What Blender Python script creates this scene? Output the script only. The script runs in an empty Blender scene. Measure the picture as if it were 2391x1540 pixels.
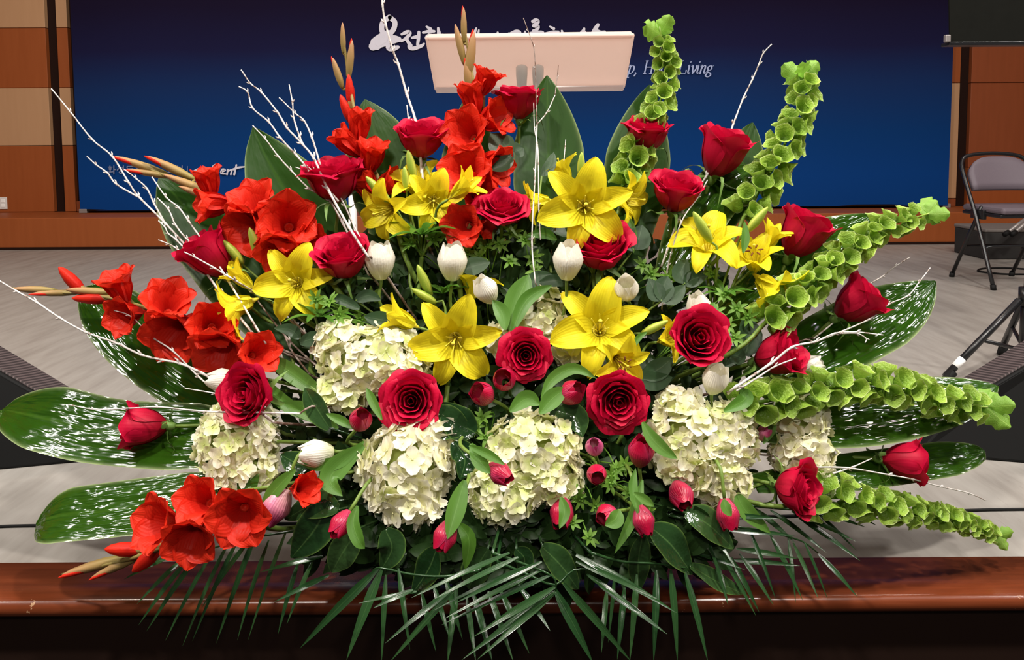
import bpy, math, random
from mathutils import Vector, Matrix, Euler
random.seed(7)
R = math.radians
sc = bpy.context.scene
COL = sc.collection

# ------------------------------------------------------------------ camera, world, lights, exposure
F, PX0, PY0 = 1800.0, 1195.5, 472.0
cam_d = bpy.data.cameras.new('camera')
cam = bpy.data.objects.new('camera', cam_d); COL.objects.link(cam)
cam.location = (0, 0, 0.85)
CAMR = Matrix.Rotation(R(90 - 4.2), 3, 'X') @ Matrix.Rotation(R(-0.35), 3, 'Z')
cam.rotation_euler = CAMR.to_euler()
cam_d.sensor_width = 36; cam_d.lens = 36 * F / 2391
cam_d.shift_y = -(770 - PY0) / 2391
cam_d.clip_start = 0.05
sc.camera = cam
CAM = Vector((0, 0, 0.85))

w = bpy.data.worlds.new('hall'); sc.world = w; w.use_nodes = True
w.node_tree.nodes['Background'].inputs[0].default_value = (0.62, 0.58, 0.6, 1)
w.node_tree.nodes['Background'].inputs[1].default_value = 0.07

def lamp(name, loc, target, power, size, col=(1, .9, .78), spread=180):
    d = bpy.data.lights.new(name, 'AREA'); d.shape = 'DISK'; d.size = size; d.energy = power; d.color = col
    d.spread = R(spread)
    o = bpy.data.objects.new(name, d); COL.objects.link(o); o.location = loc
    o.rotation_euler = (Vector(target) - Vector(loc)).to_track_quat('-Z', 'Y').to_euler()
    return o
FLW = (0, 1.45, 0.5)
lamp('stage_light', (-1.4, -0.1, 4.2), FLW, 150, .25, (1, .94, .86))
lamp('stage_light', (1.5, 0.0, 4.2), FLW, 140, .25, (1, .94, .86))
lamp('stage_light', (0.1, -2.6, 3.2), FLW, 55, .5, (1, .93, .84))
for x_, y_ in ((-4.8, .3), (-4.3, 1.25), (-3.6, 2.0), (1.65, 1.0), (3.7, 1.75), (4.4, 1.3), (4.2, .6)):
    lamp('stage_light', (x_, y_, 4.3), (x_ * .12, 1.5, .3), 48, .2, (1, .95, .9))
lamp('stage_light', (0.2, 1.6, 4.4), (0, 1.5, .3), 50, .3, (1, .95, .9))
lamp('stage_light', (-3.0, 4.3, 4.5), (-3.0, 5.2, 0), 60, .4, (1, .84, .70))
lamp('stage_light', (3.2, 4.3, 4.5), (3.2, 5.2, 0), 45, .4, (1, .84, .74))
sc.view_settings.view_transform = 'Standard'; sc.view_settings.look = 'None'
sc.view_settings.gamma = 1; sc.view_settings.use_curve_mapping = False
sc.view_settings.exposure = 0.0

# ------------------------------------------------------------------ helpers
def ray(px, py):
    return CAMR @ Vector(((px - PX0) / F, -(py - PY0) / F, -1))
def at(px, py, Y):
    d = ray(px, py); return CAM + d * (Y / d.y)
def floor_at(px, py, z=0.0):
    d = ray(px, py); return CAM + d * ((z - CAM.z) / d.z)
def depth(px, py):
    v = min(1, max(0, (py - 200) / 1050)); s = min(1, abs(px - 1195) / 1195)
    return 1.68 - 0.42 * v * (1 - .6 * s * s)
def P(px, py, dY=0.0):
    return at(px, py, depth(px, py) + dY)
def mpp(px, py, dY=0.0):      # metres per pixel there
    return (depth(px, py) + dY) / F
def D(dx, up, tow):
    return Vector((dx, -tow, up)).normalized()
FOAM = Vector((0.0, 1.56, 0.22))

def mesh(name, verts, faces, mat, puv=None, smooth=True):
    m = bpy.data.meshes.new(name)
    m.from_pydata([tuple(v) for v in verts], [], faces)
    m.materials.append(mat)
    if smooth: m.shade_smooth()
    if puv:
        a = m.attributes.new('puv', 'FLOAT_VECTOR', 'POINT')
        a.data.foreach_set('vector', [c for p in puv for c in p])
    return m
def obj(name, me, parent=None, mat=None):
    o = bpy.data.objects.new(name, me); COL.objects.link(o)
    if parent is not None: o.parent = parent
    if mat is not None: o.matrix_basis = mat
    return o
def tag(o, label=None, cat=None, group=None, kind=None):
    if label: o['label'] = label
    if cat: o['category'] = cat
    if group: o['group'] = group
    if kind: o['kind'] = kind
    return o
def thing(name, label, cat, loc, group=None):
    o = bpy.data.objects.new(name, None); COL.objects.link(o); o.location = loc
    o.empty_display_size = .02
    return tag(o, label, cat, group)
def frame(org, axis, roll=0.0, s=1.0):
    z = axis.normalized()
    ref = Vector((0, 0, 1)) if abs(z.z) < .95 else Vector((0, -1, 0))
    x = ref.cross(z).normalized(); y = z.cross(x)
    m = Matrix((x, y, z)).transposed() @ Matrix.Rotation(roll, 3, 'Z') @ Matrix.Scale(s, 3)
    m = m.to_4x4(); m.translation = org
    return m
def rel(root, m):
    return Matrix.Translation(-Vector(root.location)) @ m
def grid(nu, nv, fn, close=False):
    vs, uv, fs = [], [], []
    for j in range(nv + 1):
        for i in range(nu + 1):
            u = -1 + 2 * i / nu; v = j / nv
            vs.append(fn(u, v)); uv.append((u, v, 0))
    for j in range(nv):
        for i in range(nu):
            a = j * (nu + 1) + i
            fs.append((a, a + 1, a + nu + 2, a + nu + 1))
    return vs, fs, uv
def spline(pts, n):
    pts = [Vector(p) for p in pts]
    if len(pts) == 2: return [pts[0].lerp(pts[1], i / n) for i in range(n + 1)]
    ext = [2 * pts[0] - pts[1]] + pts + [2 * pts[-1] - pts[-2]]
    k = len(pts) - 1; out = []
    for i in range(n + 1):
        t = i / n * k; s = min(int(t), k - 1); f = t - s
        a, b, c, d = ext[s:s + 4]
        out.append(.5 * ((2 * b) + (c - a) * f + (2 * a - 5 * b + 4 * c - d) * f * f + (3 * b - a - 3 * c + d) * f ** 3))
    return out
def tube_geo(pts, radii, n=6, cap=True):
    vs, fs, uv = [], [], []
    k = len(pts); ref = None
    for i, p in enumerate(pts):
        t = (pts[min(i + 1, k - 1)] - pts[max(i - 1, 0)])
        t = t.normalized() if t.length > 1e-9 else Vector((0, 0, 1))
        if ref is None: ref = t.orthogonal().normalized()
        a = (ref - t * ref.dot(t)).normalized(); b = t.cross(a); ref = a
        r = radii[i] if isinstance(radii, (list, tuple)) else radii
        for j in range(n):
            q = 2 * math.pi * j / n
            vs.append(p + (a * math.cos(q) + b * math.sin(q)) * r); uv.append((j / n, i / max(1, k - 1), 0))
    for i in range(k - 1):
        for j in range(n):
            fs.append((i * n + j, i * n + (j + 1) % n, (i + 1) * n + (j + 1) % n, (i + 1) * n + j))
    if cap:
        fs.append(tuple(range(n - 1, -1, -1))); fs.append(tuple((k - 1) * n + j for j in range(n)))
    return vs, fs, uv
def join(*gs):
    vs, fs, uv = [], [], []
    for g in gs:
        o = len(vs); vs += list(g[0]); fs += [tuple(i + o for i in f) for f in g[1]]; uv += list(g[2])
    return vs, fs, uv
def tube(name, pts, radii, mat, root=None, n=6):
    off = Vector(root.location) if root is not None else Vector()
    g = tube_geo([Vector(p) - off for p in pts], radii, n)
    return obj(name, mesh(name, g[0], g[1], mat, g[2]), root)
def lathe_geo(prof, n=24):
    vs, fs, uv = [], [], []
    for i, (r, z) in enumerate(prof):
        for j in range(n):
            q = 2 * math.pi * j / n; vs.append(Vector((r * math.cos(q), r * math.sin(q), z))); uv.append((j / n, i / (len(prof) - 1), 0))
    for i in range(len(prof) - 1):
        for j in range(n):
            fs.append((i * n + j, i * n + (j + 1) % n, (i + 1) * n + (j + 1) % n, (i + 1) * n + j))
    fs.append(tuple(range(n - 1, -1, -1))); fs.append(tuple((len(prof) - 1) * n + j for j in range(n)))
    return vs, fs, uv
def box_geo(x0, x1, y0, y1, z0, z1):
    vs = [Vector((x, y, z)) for z in (z0, z1) for y in (y0, y1) for x in (x0, x1)]
    fs = [(0, 2, 3, 1), (4, 5, 7, 6), (0, 1, 5, 4), (2, 6, 7, 3), (0, 4, 6, 2), (1, 3, 7, 5)]
    return vs, fs, [(0, 0, 0)] * 8
def bevel(o, wd, seg=2):
    m = o.modifiers.new('bevel', 'BEVEL'); m.width = wd; m.segments = seg; m.limit_method = 'ANGLE'
    return o
def box(name, b, mat, parent=None, bev=0.0, M=None, kind=None):
    g = box_geo(*b); o = obj(name, mesh(name, g[0], g[1], mat, smooth=False), parent, M)
    if bev: bevel(o, bev)
    if kind: o['kind'] = kind
    return o
def blade_geo(pts, width, nrm, fold=.25, nu=4, nv=14, prof=None, wave=0.0, ph=0.0, curl=0.0):
    """a leaf swept along pts; fold lifts the two halves; prof(v) is the outline"""
    sp = spline(pts, nv); prof = prof or (lambda v: math.sin(math.pi * min(1, .04 + .96 * v)) ** .8)
    vs, fs, uv = [], [], []
    for j, p in enumerate(sp):
        t = (sp[min(j + 1, nv)] - sp[max(j - 1, 0)]).normalized()
        s = t.cross(nrm).normalized(); n = s.cross(t)
        v = j / nv; wd = width * .5 * max(.015, prof(v))
        for i in range(nu + 1):
            u = -1 + 2 * i / nu
            off = fold * abs(u) * wd - curl * wd * u ** 4 + wave * width * math.sin(v * 11 + ph + (1.7 if u > 0 else 0)) * abs(u) ** 2
            vs.append(p + s * (u * wd) + n * off); uv.append((u, v, 0))
    for j in range(nv):
        for i in range(nu):
            a = j * (nu + 1) + i; fs.append((a, a + 1, a + nu + 2, a + nu + 1))
    return vs, fs, uv
def blade(name, pts, width, nrm, mat, root, **k):
    off = Vector(root.location) if root is not None else Vector()
    g = blade_geo([Vector(p) - off for p in pts], width, nrm, **k)
    return obj(name, mesh(name, g[0], g[1], mat, g[2]), root)

# ------------------------------------------------------------------ materials
class NT:
    def __init__(s, name):
        s.m = bpy.data.materials.new(name); s.m.use_nodes = True; s.t = s.m.node_tree; s.t.nodes.clear()
        s.out = s.n('ShaderNodeOutputMaterial')
    def n(s, t, **k):
        o = s.t.nodes.new(t)
        for a, b in k.items(): setattr(o, a, b)
        return o
    def l(s, a, b): s.t.links.new(a, b)
    def mix(s, fac, a, b, mode='MIX'):
        o = s.n('ShaderNodeMix', data_type='RGBA', blend_type=mode)
        for i, x in ((0, fac), (6, a), (7, b)):
            if isinstance(x, (int, float)): o.inputs[i].default_value = x
            elif isinstance(x, tuple): o.inputs[i].default_value = (*x[:3], 1)
            else: s.l(x, o.inputs[i])
        return o.outputs[2]
    def math(s, op, a, b=0.0, clamp=False):
        o = s.n('ShaderNodeMath', operation=op); o.use_clamp = clamp
        for i, x in enumerate((a, b)):
            if isinstance(x, (int, float)): o.inputs[i].default_value = x
            else: s.l(x, o.inputs[i])
        return o.outputs[0]
    def noise(s, vec, scale, detail=3, rough=.55):
        o = s.n('ShaderNodeTexNoise'); o.inputs['Scale'].default_value = scale; o.inputs['Detail'].default_value = detail
        o.inputs['Roughness'].default_value = rough
        if vec is not None: s.l(vec, o.inputs['Vector'])
        return o.outputs[0]
    def ramp(s, fac, stops):
        o = s.n('ShaderNodeValToRGB'); e = o.color_ramp.elements
        while len(e) < len(stops): e.new(.5)
        for x, (p, c) in zip(e, stops):
            x.position = p; x.color = (*c, 1) if len(c) == 3 else c
        s.l(fac, o.inputs[0]); return o.outputs[0]
    def puv(s):
        a = s.n('ShaderNodeAttribute', attribute_name='puv'); x = s.n('ShaderNodeSeparateXYZ'); s.l(a.outputs['Vector'], x.inputs[0])
        return x.outputs[0], x.outputs[1], a.outputs['Vector']
    def obj(s): return s.n('ShaderNodeTexCoord').outputs['Object']
    def rnd(s): return s.n('ShaderNodeObjectInfo').outputs['Random']
    def bump(s, h, strength, dist=.002):
        o = s.n('ShaderNodeBump'); o.inputs['Strength'].default_value = strength; o.inputs['Distance'].default_value = dist
        s.l(h, o.inputs['Height']); return o.outputs[0]
    def bsdf(s, col, rough=.5, spec=.5, nrm=None, metal=0.0, transl=None, tcol=None, coat=0.0):
        b = s.n('ShaderNodeBsdfPrincipled')
        if isinstance(col, tuple): b.inputs['Base Color'].default_value = (*col[:3], 1)
        else: s.l(col, b.inputs['Base Color'])
        if isinstance(rough, (int, float)): b.inputs['Roughness'].default_value = rough
        else: s.l(rough, b.inputs['Roughness'])
        b.inputs['Specular IOR Level'].default_value = spec; b.inputs['Metallic'].default_value = metal
        b.inputs['Coat Weight'].default_value = coat
        if nrm is not None: s.l(nrm, b.inputs['Normal'])
        sh = b.outputs[0]
        if transl:
            t = s.n('ShaderNodeBsdfTranslucent')
            c = tcol if tcol is not None else col
            if isinstance(c, tuple): t.inputs[0].default_value = (*c[:3], 1)
            else: s.l(c, t.inputs[0])
            x = s.n('ShaderNodeMixShader'); x.inputs[0].default_value = transl
            s.l(sh, x.inputs[1]); s.l(t.outputs[0], x.inputs[2]); sh = x.outputs[0]
        s.l(sh, s.out.inputs[0]); return s.m
def plain(name, col, rough=.5, spec=.5, metal=0.0, var=.12, scale=30, coat=0.0):
    t = NT(name); n = t.noise(t.obj(), scale)
    c = t.mix(n, tuple(x * (1 - var) for x in col), tuple(min(1, x * (1 + var)) for x in col))
    return t.bsdf(c, rough, spec, metal=metal, coat=coat)
def petal(name, base, tip, rough=.45, transl=.25, var=.15, spec=.25, edge=None, vein=.25, pos=(.1, .8)):
    t = NT(name); u, v, vec = t.puv()
    f = t.n('ShaderNodeMapRange'); f.inputs[1].default_value = pos[0]; f.inputs[2].default_value = pos[1]; t.l(v, f.inputs[0])
    c = t.mix(f.outputs[0], base, tip)
    if edge:
        e = t.math('POWER', t.math('ABSOLUTE', u), 3.0); c = t.mix(t.math('MULTIPLY', e, .85), c, edge)
    r = t.rnd(); n = t.noise(t.obj(), 6)
    k = t.math('ADD', t.math('MULTIPLY', r, var), t.math('MULTIPLY', n, var))
    c = t.mix(k, c, tuple(x * .55 for x in tip))
    wv = t.math('SINE', t.math('MULTIPLY', u, 38.0))
    wv = t.math('ADD', wv, t.math('MULTIPLY', t.noise(t.obj(), 9), 3.0))
    return t.bsdf(c, rough, spec, t.bump(wv, vein, .02), transl=transl)
def leafm(name, col, vein, rough=.3, transl=.25, ribs=30.0, bump=.35, spec=.5, var=.3, edge=None, crinkle=1.0, dist=.002, tcol=None, streak=False):
    t = NT(name); u, v, vec = t.puv(); ob = t.obj()
    n = t.noise(ob, 22); r = t.rnd()
    c = t.mix(t.math('MULTIPLY', n, var * 2), col, tuple(x * .5 for x in col))
    c = t.mix(t.math('MULTIPLY', r, .35), c, vein)
    mid = t.math('SUBTRACT', 1.0, t.math('MULTIPLY', t.math('ABSOLUTE', u), 14.0), True)
    c = t.mix(t.math('MULTIPLY', mid, .7), c, vein)
    if edge:
        e = t.math('POWER', t.math('ABSOLUTE', u), 24.0); c = t.mix(t.math('MULTIPLY', e, .8), c, edge)
    rb = t.math('SINE', t.math('MULTIPLY', u, ribs))
    nv_, ns_ = ob, 30
    if streak:
        mp = t.n('ShaderNodeMapping'); mp.inputs['Scale'].default_value = (3.2, 7.5, 1); t.l(vec, mp.inputs[0]); nv_, ns_ = mp.outputs[0], 1.0
    h = t.math('ADD', t.math('MULTIPLY', rb, .05), t.math('MULTIPLY', t.noise(nv_, ns_, 1.6 if streak else 3), 3.5 * crinkle))
    return t.bsdf(c, rough, spec, t.bump(h, bump, dist), transl=transl, tcol=tcol or tuple(min(1, x * 2.2) for x in col))

M = {}
M['rose'] = petal('rose_red', (.28, .002, .012), (.62, .004, .045), .5, .2, .16, .22, vein=.03, pos=(.0, .95))
M['lily'] = petal('lily_yellow', (.80, .72, .025), (.96, .80, .022), .45, .3, .05, .2, vein=.10)
M['glad'] = petal('gladiolus_red', (.58, .010, .008), (.82, .034, .012), .48, .3, .12, .2, vein=.10)
M['tulip_white'] = petal('tulip_cream', (.78, .80, .50), (.93, .89, .78), .38, .28, .03, .3, vein=.15, pos=(.0, .45))
M['tulip_pink'] = petal('tulip_crimson', (.46, .04, .09), (.50, .004, .040), .3, .15, .16, .4, edge=(.56, .05, .14), vein=.15)
M['tulip_rose'] = petal('tulip_pale_pink', (.70, .42, .40), (.56, .05, .20), .3, .15, .12, .4, edge=(.70, .25, .40), vein=.15)
M['hyd0'] = petal('hydrangea_cream', (.88, .86, .48), (.95, .91, .74), .5, .3, .05, .2, vein=.12, pos=(.1, .7))
M['hyd1'] = petal('hydrangea_lime', (.70, .78, .26), (.90, .88, .58), .5, .3, .07, .2, vein=.12, pos=(.1, .9))
M['hydcore'] = plain('hydrangea_core', (.30, .36, .10), .8, .1)
t = NT('bell_green'); u, v, vec = t.puv()
c = t.ramp(v, [(0, (.11, .22, .02)), (.5, (.25, .42, .04)), (.93, (.42, .60, .08)), (1, (.70, .80, .34))])  # dark lower stops put the shade deep inside the bells into the colour
c = t.mix(t.math('MULTIPLY', t.rnd(), .45), c, (.13, .26, .035))
M['bell'] = t.bsdf(c, .38, .35, t.bump(t.noise(t.obj(), 5, 3), .3, .05), transl=.3)
M['belltip'] = leafm('bell_leaf_green', (.22, .42, .05), (.40, .58, .12), .4, .3, 20, .3, .4, .3)
M['asp'] = leafm('aspidistra_green', (.016, .060, .003), (.045, .11, .010), .12, .13, 60, .6, .5, .35, edge=(.38, .46, .22), tcol=(.045, .16, .006), dist=.0045, streak=True)
M['aspup'] = leafm('aspidistra_matt_shaded', (.013, .048, .003), (.03, .08, .007), .38, .12, 60, .16, .16, .35, edge=(.30, .38, .16), tcol=(.04, .14, .006), dist=.002, streak=True)  # matt, darker copy of the leaf green, shade of upright leaves in its colour
M['palm'] = leafm('palm_green', (.014, .052, .014), (.05, .12, .035), .2, .08, 18, .3, .55, .35, crinkle=.2)
M['fatsia'] = leafm('glossy_dark_leaf', (.006, .028, .007), (.07, .14, .04), .12, .05, 6, .6, .6, .3, edge=(.14, .24, .05))
M['tleaf'] = leafm('tulip_leaf_green', (.085, .21, .025), (.15, .30, .06), .42, .25, 40, .2, .35, .3, crinkle=.3)
M['lleaf'] = leafm('lily_leaf_green', (.06, .17, .018), (.16, .30, .05), .35, .25, 16, .2, .4, .3, crinkle=.3)
M['rleaf'] = leafm('grey_green_leaf', (.030, .068, .026), (.085, .13, .07), .4, .15, 6, .3, .4, .3, crinkle=.5)
M['filler'] = leafm('dark_filler_green', (.012, .036, .007), (.03, .07, .015), .45, .15, 6, .3, .3, .4, crinkle=.5)
M['bup'] = leafm('bright_sprig_green', (.16, .33, .04), (.28, .45, .09), .45, .3, 6, .2, .3, .3, crinkle=.3)
M['stem'] = plain('flower_stem_green', (.14, .22, .035), .45, .4)
M['gstem'] = plain('gladiolus_stem', (.26, .20, .06), .5, .3, var=.3, scale=40)
M['calyx'] = plain('sepal_green', (.13, .23, .05), .5, .3)
t = NT('lily_bud_green'); u, v, vec = t.puv()
M['lbud'] = t.bsdf(t.mix(t.math('POWER', t.math('ABSOLUTE', t.math('SINE', t.math('MULTIPLY', u, 9.42))), .5), (.62, .60, .10), (.30, .42, .05)), .4, .35, transl=.1)
t = NT('gladiolus_bract'); u, v, vec = t.puv()
M['bract'] = t.bsdf(t.mix(v, (.26, .24, .06), (.46, .20, .11)), .5, .3, transl=.1)
M['stamen'] = plain('stamen_yellow', (.70, .58, .05), .5, .3)
M['anther'] = plain('anther_brown', (.16, .05, .01), .7, .2)
t = NT('birch_twig_white'); n = t.noise(t.obj(), 60, 4, .7)
M['twig'] = t.bsdf(t.ramp(n, [(.36, (.20, .13, .10)), (.47, (.62, .57, .53)), (.6, (.72, .68, .65))]), .6, .3, t.bump(n, .5, .002))
t = NT('twig_bark_brown'); n = t.noise(t.obj(), 60, 4, .7)
M['bark'] = t.bsdf(t.ramp(n, [(.4, (.12, .06, .04)), (.6, (.42, .34, .30))]), .7, .2)
M['moss'] = plain('foam_green', (.02, .035, .015), .9, .1)
M['pot'] = plain('container_black', (.012, .013, .012), .35, .4)
M['black'] = plain('speaker_black', (.007, .007, .007), .7, .15, scale=300)
M['deskblack'] = plain('stand_desk_black', (.006, .006, .005), .9, .03)
M['blackmetal'] = plain('painted_black_metal', (.010, .010, .011), .3, .5)
M['rubber'] = plain('rubber_black', (.008, .008, .008), .7, .2)
M['whiteplastic'] = plain('white_plastic', (.72, .70, .68), .35, .4, var=.03)
M['sticker'] = plain('sticker_white', (.90, .89, .87), .6, .2, var=.04)
M['chairpad'] = plain('chair_vinyl_grey', (.13, .105, .125), .55, .3, scale=200)
M['greytube'] = plain('grey_metal', (.30, .27, .26), .35, .5, metal=.4)
M['boxgrey'] = plain('grey_carpet_box', (.035, .033, .032), .9, .1, scale=300)
M['boxtop'] = plain('grey_box_top', (.16, .14, .13), .8, .15, scale=200)

# ------------------------------------------------------------------ setting
t = NT('stage_vinyl_floor'); ob = t.obj()
mp = t.n('ShaderNodeMapping'); mp.inputs['Scale'].default_value = (8, 1.1, 1); t.l(ob, mp.inputs[0])
n1 = t.noise(mp.outputs[0], 2.2, 6, .62); n2 = t.noise(mp.outputs[0], 9, 4, .7); n3 = t.noise(ob, .8, 3)
c = t.ramp(n1, [(.30, (.225, .205, .185)), (.5, (.29, .27, .245)), (.72, (.35, .33, .305))])
c = t.mix(t.math('MULTIPLY', t.math('GREATER_THAN', n2, .66), .35), c, (.17, .145, .125))
c = t.mix(t.math('MULTIPLY', n3, .4), c, (.24, .215, .195))
M['floor'] = t.bsdf(c, .42, .35, t.bump(n2, .08, .002))
t = NT('varnished_nosing_wood'); ob = t.obj()
mp = t.n('ShaderNodeMapping'); mp.inputs['Scale'].default_value = (.8, 14, 14); t.l(ob, mp.inputs[0])
n1 = t.noise(mp.outputs[0], 3.0, 6, .6); n2 = t.noise(ob, 26, 4, .75); n3 = t.noise(ob, 3.0, 3)
c = t.ramp(n1, [(.3, (.095, .021, .007)), (.55, (.145, .032, .011)), (.75, (.20, .050, .019))])
xy = t.n('ShaderNodeSeparateXYZ'); t.l(ob, xy.inputs[0])
edge = t.math('LESS_THAN', xy.outputs[1], 1.408)
chip = t.math('MULTIPLY', t.math('GREATER_THAN', n2, .68), edge)
scr = t.math('GREATER_THAN', n2, .765)
c = t.mix(t.math('MULTIPLY', t.math('MAXIMUM', chip, scr), .8), c, (.46, .27, .15))
M['nose'] = t.bsdf(c, .24, .32, t.bump(n3, .06, .003), coat=.08)
M['riser'] = plain('stage_riser_brown', (.020, .009, .006), .55, .25, scale=8)
M['hallfloor'] = plain('hall_carpet_dark', (.02, .014, .012), .95, .1, scale=200)
def wallwood(name, col, col2):
    t = NT(name); mp = t.n('ShaderNodeMapping'); mp.inputs['Scale'].default_value = (6, 1, .5); t.l(t.obj(), mp.inputs[0])
    n = t.noise(mp.outputs[0], 5, 4); return t.bsdf(t.mix(n, col, col2), .5, .3)
M['oakdark'] = wallwood('panel_wood_orange', (.25, .060, .013), (.31, .080, .020))
M['oaklight'] = wallwood('panel_fabric_tan', (.42, .235, .12), (.47, .27, .145))
M['oakred'] = wallwood('panel_wood_red_brown', (.20, .048, .014), (.25, .062, .020))
M['gap'] = plain('panel_gap_dark', (.016, .006, .004), .7, .1)
M['ceil'] = plain('ceiling_grey', (.10, .09, .085), .9, .1)

Yn0, Yn1 = 1.385, 1.53         # bullnose front and back edge of the wooden stage edge
def struct(o): o['kind'] = 'structure'; return o
struct(box('floor', (-6.5, 6.5, Yn1, 7.3, -.12, 0.0), M['floor']))
prof = [(Yn1, 0.0), (Yn0 + .016, 0.0)]
for k in range(1, 9):
    a = math.pi * k / 8; prof.append((Yn0 + .016 - .016 * math.sin(a), -.016 + .016 * math.cos(a)))
prof += [(Yn0 + .016, -.034), (Yn1, -.034)]
vs, fs, uv = [], [], []
NX = 27
for i in range(NX):
    x = -6.5 + 13 * i / (NX - 1)
    for (y, z) in prof: vs.append(Vector((x, y, z)))
k = len(prof)
for i in range(NX - 1):
    for j in range(k): fs.append((i * k + j, i * k + (j + 1) % k, (i + 1) * k + (j + 1) % k, (i + 1) * k + j))
no = obj('trim_1', mesh('trim_1', vs, fs, M['nose'])); struct(no)
struct(box('wall_front', (-6.5, 6.5, Yn0 + .035, Yn1 + .01, -1.0, -.034), M['riser']))
struct(box('floor_hall', (-6.5, 6.5, -4.5, Yn0 + .035, -1.1, -1.0), M['hallfloor']))
YL0, YL1 = 6.45, 7.05          # the low wooden ledge along the back wall
zl = (CAM + ray(1195, 502) * (YL0 / ray(1195, 502).y)).z
struct(box('trim_2', (-6.5, 6.5, YL0, YL1 + .1, 0, zl), M['oakdark'], bev=.006))
struct(box('baseboard_back', (-6.5, 6.5, YL0 - .012, YL0, 0, .022), M['gap']))
struct(box('wall_left', (-6.7, -6.5, Yn1, 7.3, -.12, 4.9), M['oakdark'])); struct(box('wall_right', (6.5, 6.7, Yn1, 7.3, -.12, 4.9), M['oakdark']))
struct(box('ceiling', (-6.5, 6.5, -.2, 7.3, 4.9, 5.0), M['ceil']))
wb = struct(box('wall_back', (-6.5, 6.5, YL1 + .05, YL1 + .2, zl - .02, 4.9), M['gap']))
def zrow(py, px=60): return at(px, py, YL1).z
def xcol(px, py=300): return at(px, py, YL1).x
def panel(px0, px1, py0, py1, mat, side):
    x0 = px0 if abs(px0) < 20 else xcol(px0); x1 = px1 if abs(px1) < 20 else xcol(px1)
    z1 = 4.88 if py0 is None else zrow(py0, 60 if side < 0 else 2330); z0 = zl + .002 if py1 is None else zrow(py1, 60 if side < 0 else 2330)
    o = box('panel', (x0, x1, YL1 - .0, YL1 + .05, z0 + .002, z1 - .002), M[mat], wb, bev=.003)
for (a, b, bands) in ((-6.45, 117, -1), (143, 168, -1)):
    for (y0, y1, m) in ((None, -330, 'oakdark'), (-330, -70, 'oakdark'), (-70, 65, 'oaklight'), (65, 205, 'oakdark'), (205, 340, 'oaklight'), (340, None, 'oakdark')):
        panel(a, b, y0, y1, m, -1)
for (a, b) in ((2214, 2238),):
    for (y0, y1, m) in ((None, -70, 'oakred'), (-70, 193, 'oakdark'), (193, 462, 'oaklight'), (462, None, 'oakred')): panel(a, b, y0, y1, m, 1)
for (y0, y1, m) in ((None, -70, 'oakred'), (-70, 193, 'oakred'), (193, 390, 'oakred'), (390, None, 'oakdark')): panel(2264, 6.45, y0, y1, m, 1)
panel(170, 2212, None, -200, 'oakdark', -1); panel(170, 2212, 470, None, 'oakred', -1)
# wall outlet
oc = at(8, 474, YL1 - .002)
o = thing('wall_outlet', 'small white wall outlet on the orange wood panel', 'outlet', oc)
box('cover_plate', (-.035, .035, -.006, .004, -.055, .055), M['whiteplastic'], o, bev=.003)
for z in (.022, -.022):
    s_ = box('socket', (-.016, .016, -.009, -.005, z - .015, z + .015), M['sticker'], o, bev=.003)

# banner with its print
YB = 6.9
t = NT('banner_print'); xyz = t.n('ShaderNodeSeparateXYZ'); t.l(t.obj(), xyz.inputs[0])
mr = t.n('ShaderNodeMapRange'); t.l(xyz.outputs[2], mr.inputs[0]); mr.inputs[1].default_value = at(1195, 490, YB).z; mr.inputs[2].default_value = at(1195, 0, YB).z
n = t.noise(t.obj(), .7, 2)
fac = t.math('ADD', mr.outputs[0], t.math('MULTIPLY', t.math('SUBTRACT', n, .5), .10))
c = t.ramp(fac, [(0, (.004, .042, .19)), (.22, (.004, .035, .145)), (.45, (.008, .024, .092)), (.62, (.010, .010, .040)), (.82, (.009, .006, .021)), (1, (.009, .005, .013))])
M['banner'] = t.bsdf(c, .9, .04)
M['ink'] = plain('banner_print_white', (.62, .60, .68), .6, .2, var=.03)
M['inkblue'] = plain('banner_print_pale_blue', (.34, .40, .62), .6, .2, var=.03)
M['inkdim'] = plain('banner_print_dim', (.17, .20, .33), .6, .2, var=.03)
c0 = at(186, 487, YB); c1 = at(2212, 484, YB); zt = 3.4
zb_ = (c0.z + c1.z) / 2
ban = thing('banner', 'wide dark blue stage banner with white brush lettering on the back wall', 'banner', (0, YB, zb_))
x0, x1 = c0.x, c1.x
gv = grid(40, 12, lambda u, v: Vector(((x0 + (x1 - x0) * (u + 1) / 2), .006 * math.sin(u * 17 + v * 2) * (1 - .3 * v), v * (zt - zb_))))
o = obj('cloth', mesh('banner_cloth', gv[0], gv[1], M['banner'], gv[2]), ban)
tube('bottom_rod', [(x0, YB + .012, zb_ + .006), (x1, YB + .012, zb_ + .006)], .011, M['blackmetal'], ban, 8)
for (px, py) in ((196, 490), (2208, 480)):
    c = at(px, py + 6, YB + .02) - Vector((0, YB, zb_))
    box('bracket', (c.x - .035, c.x + .035, c.y - .02, c.y + .03, zl - zb_ + .001, .015), M['greytube'], ban, bev=.004)

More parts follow.
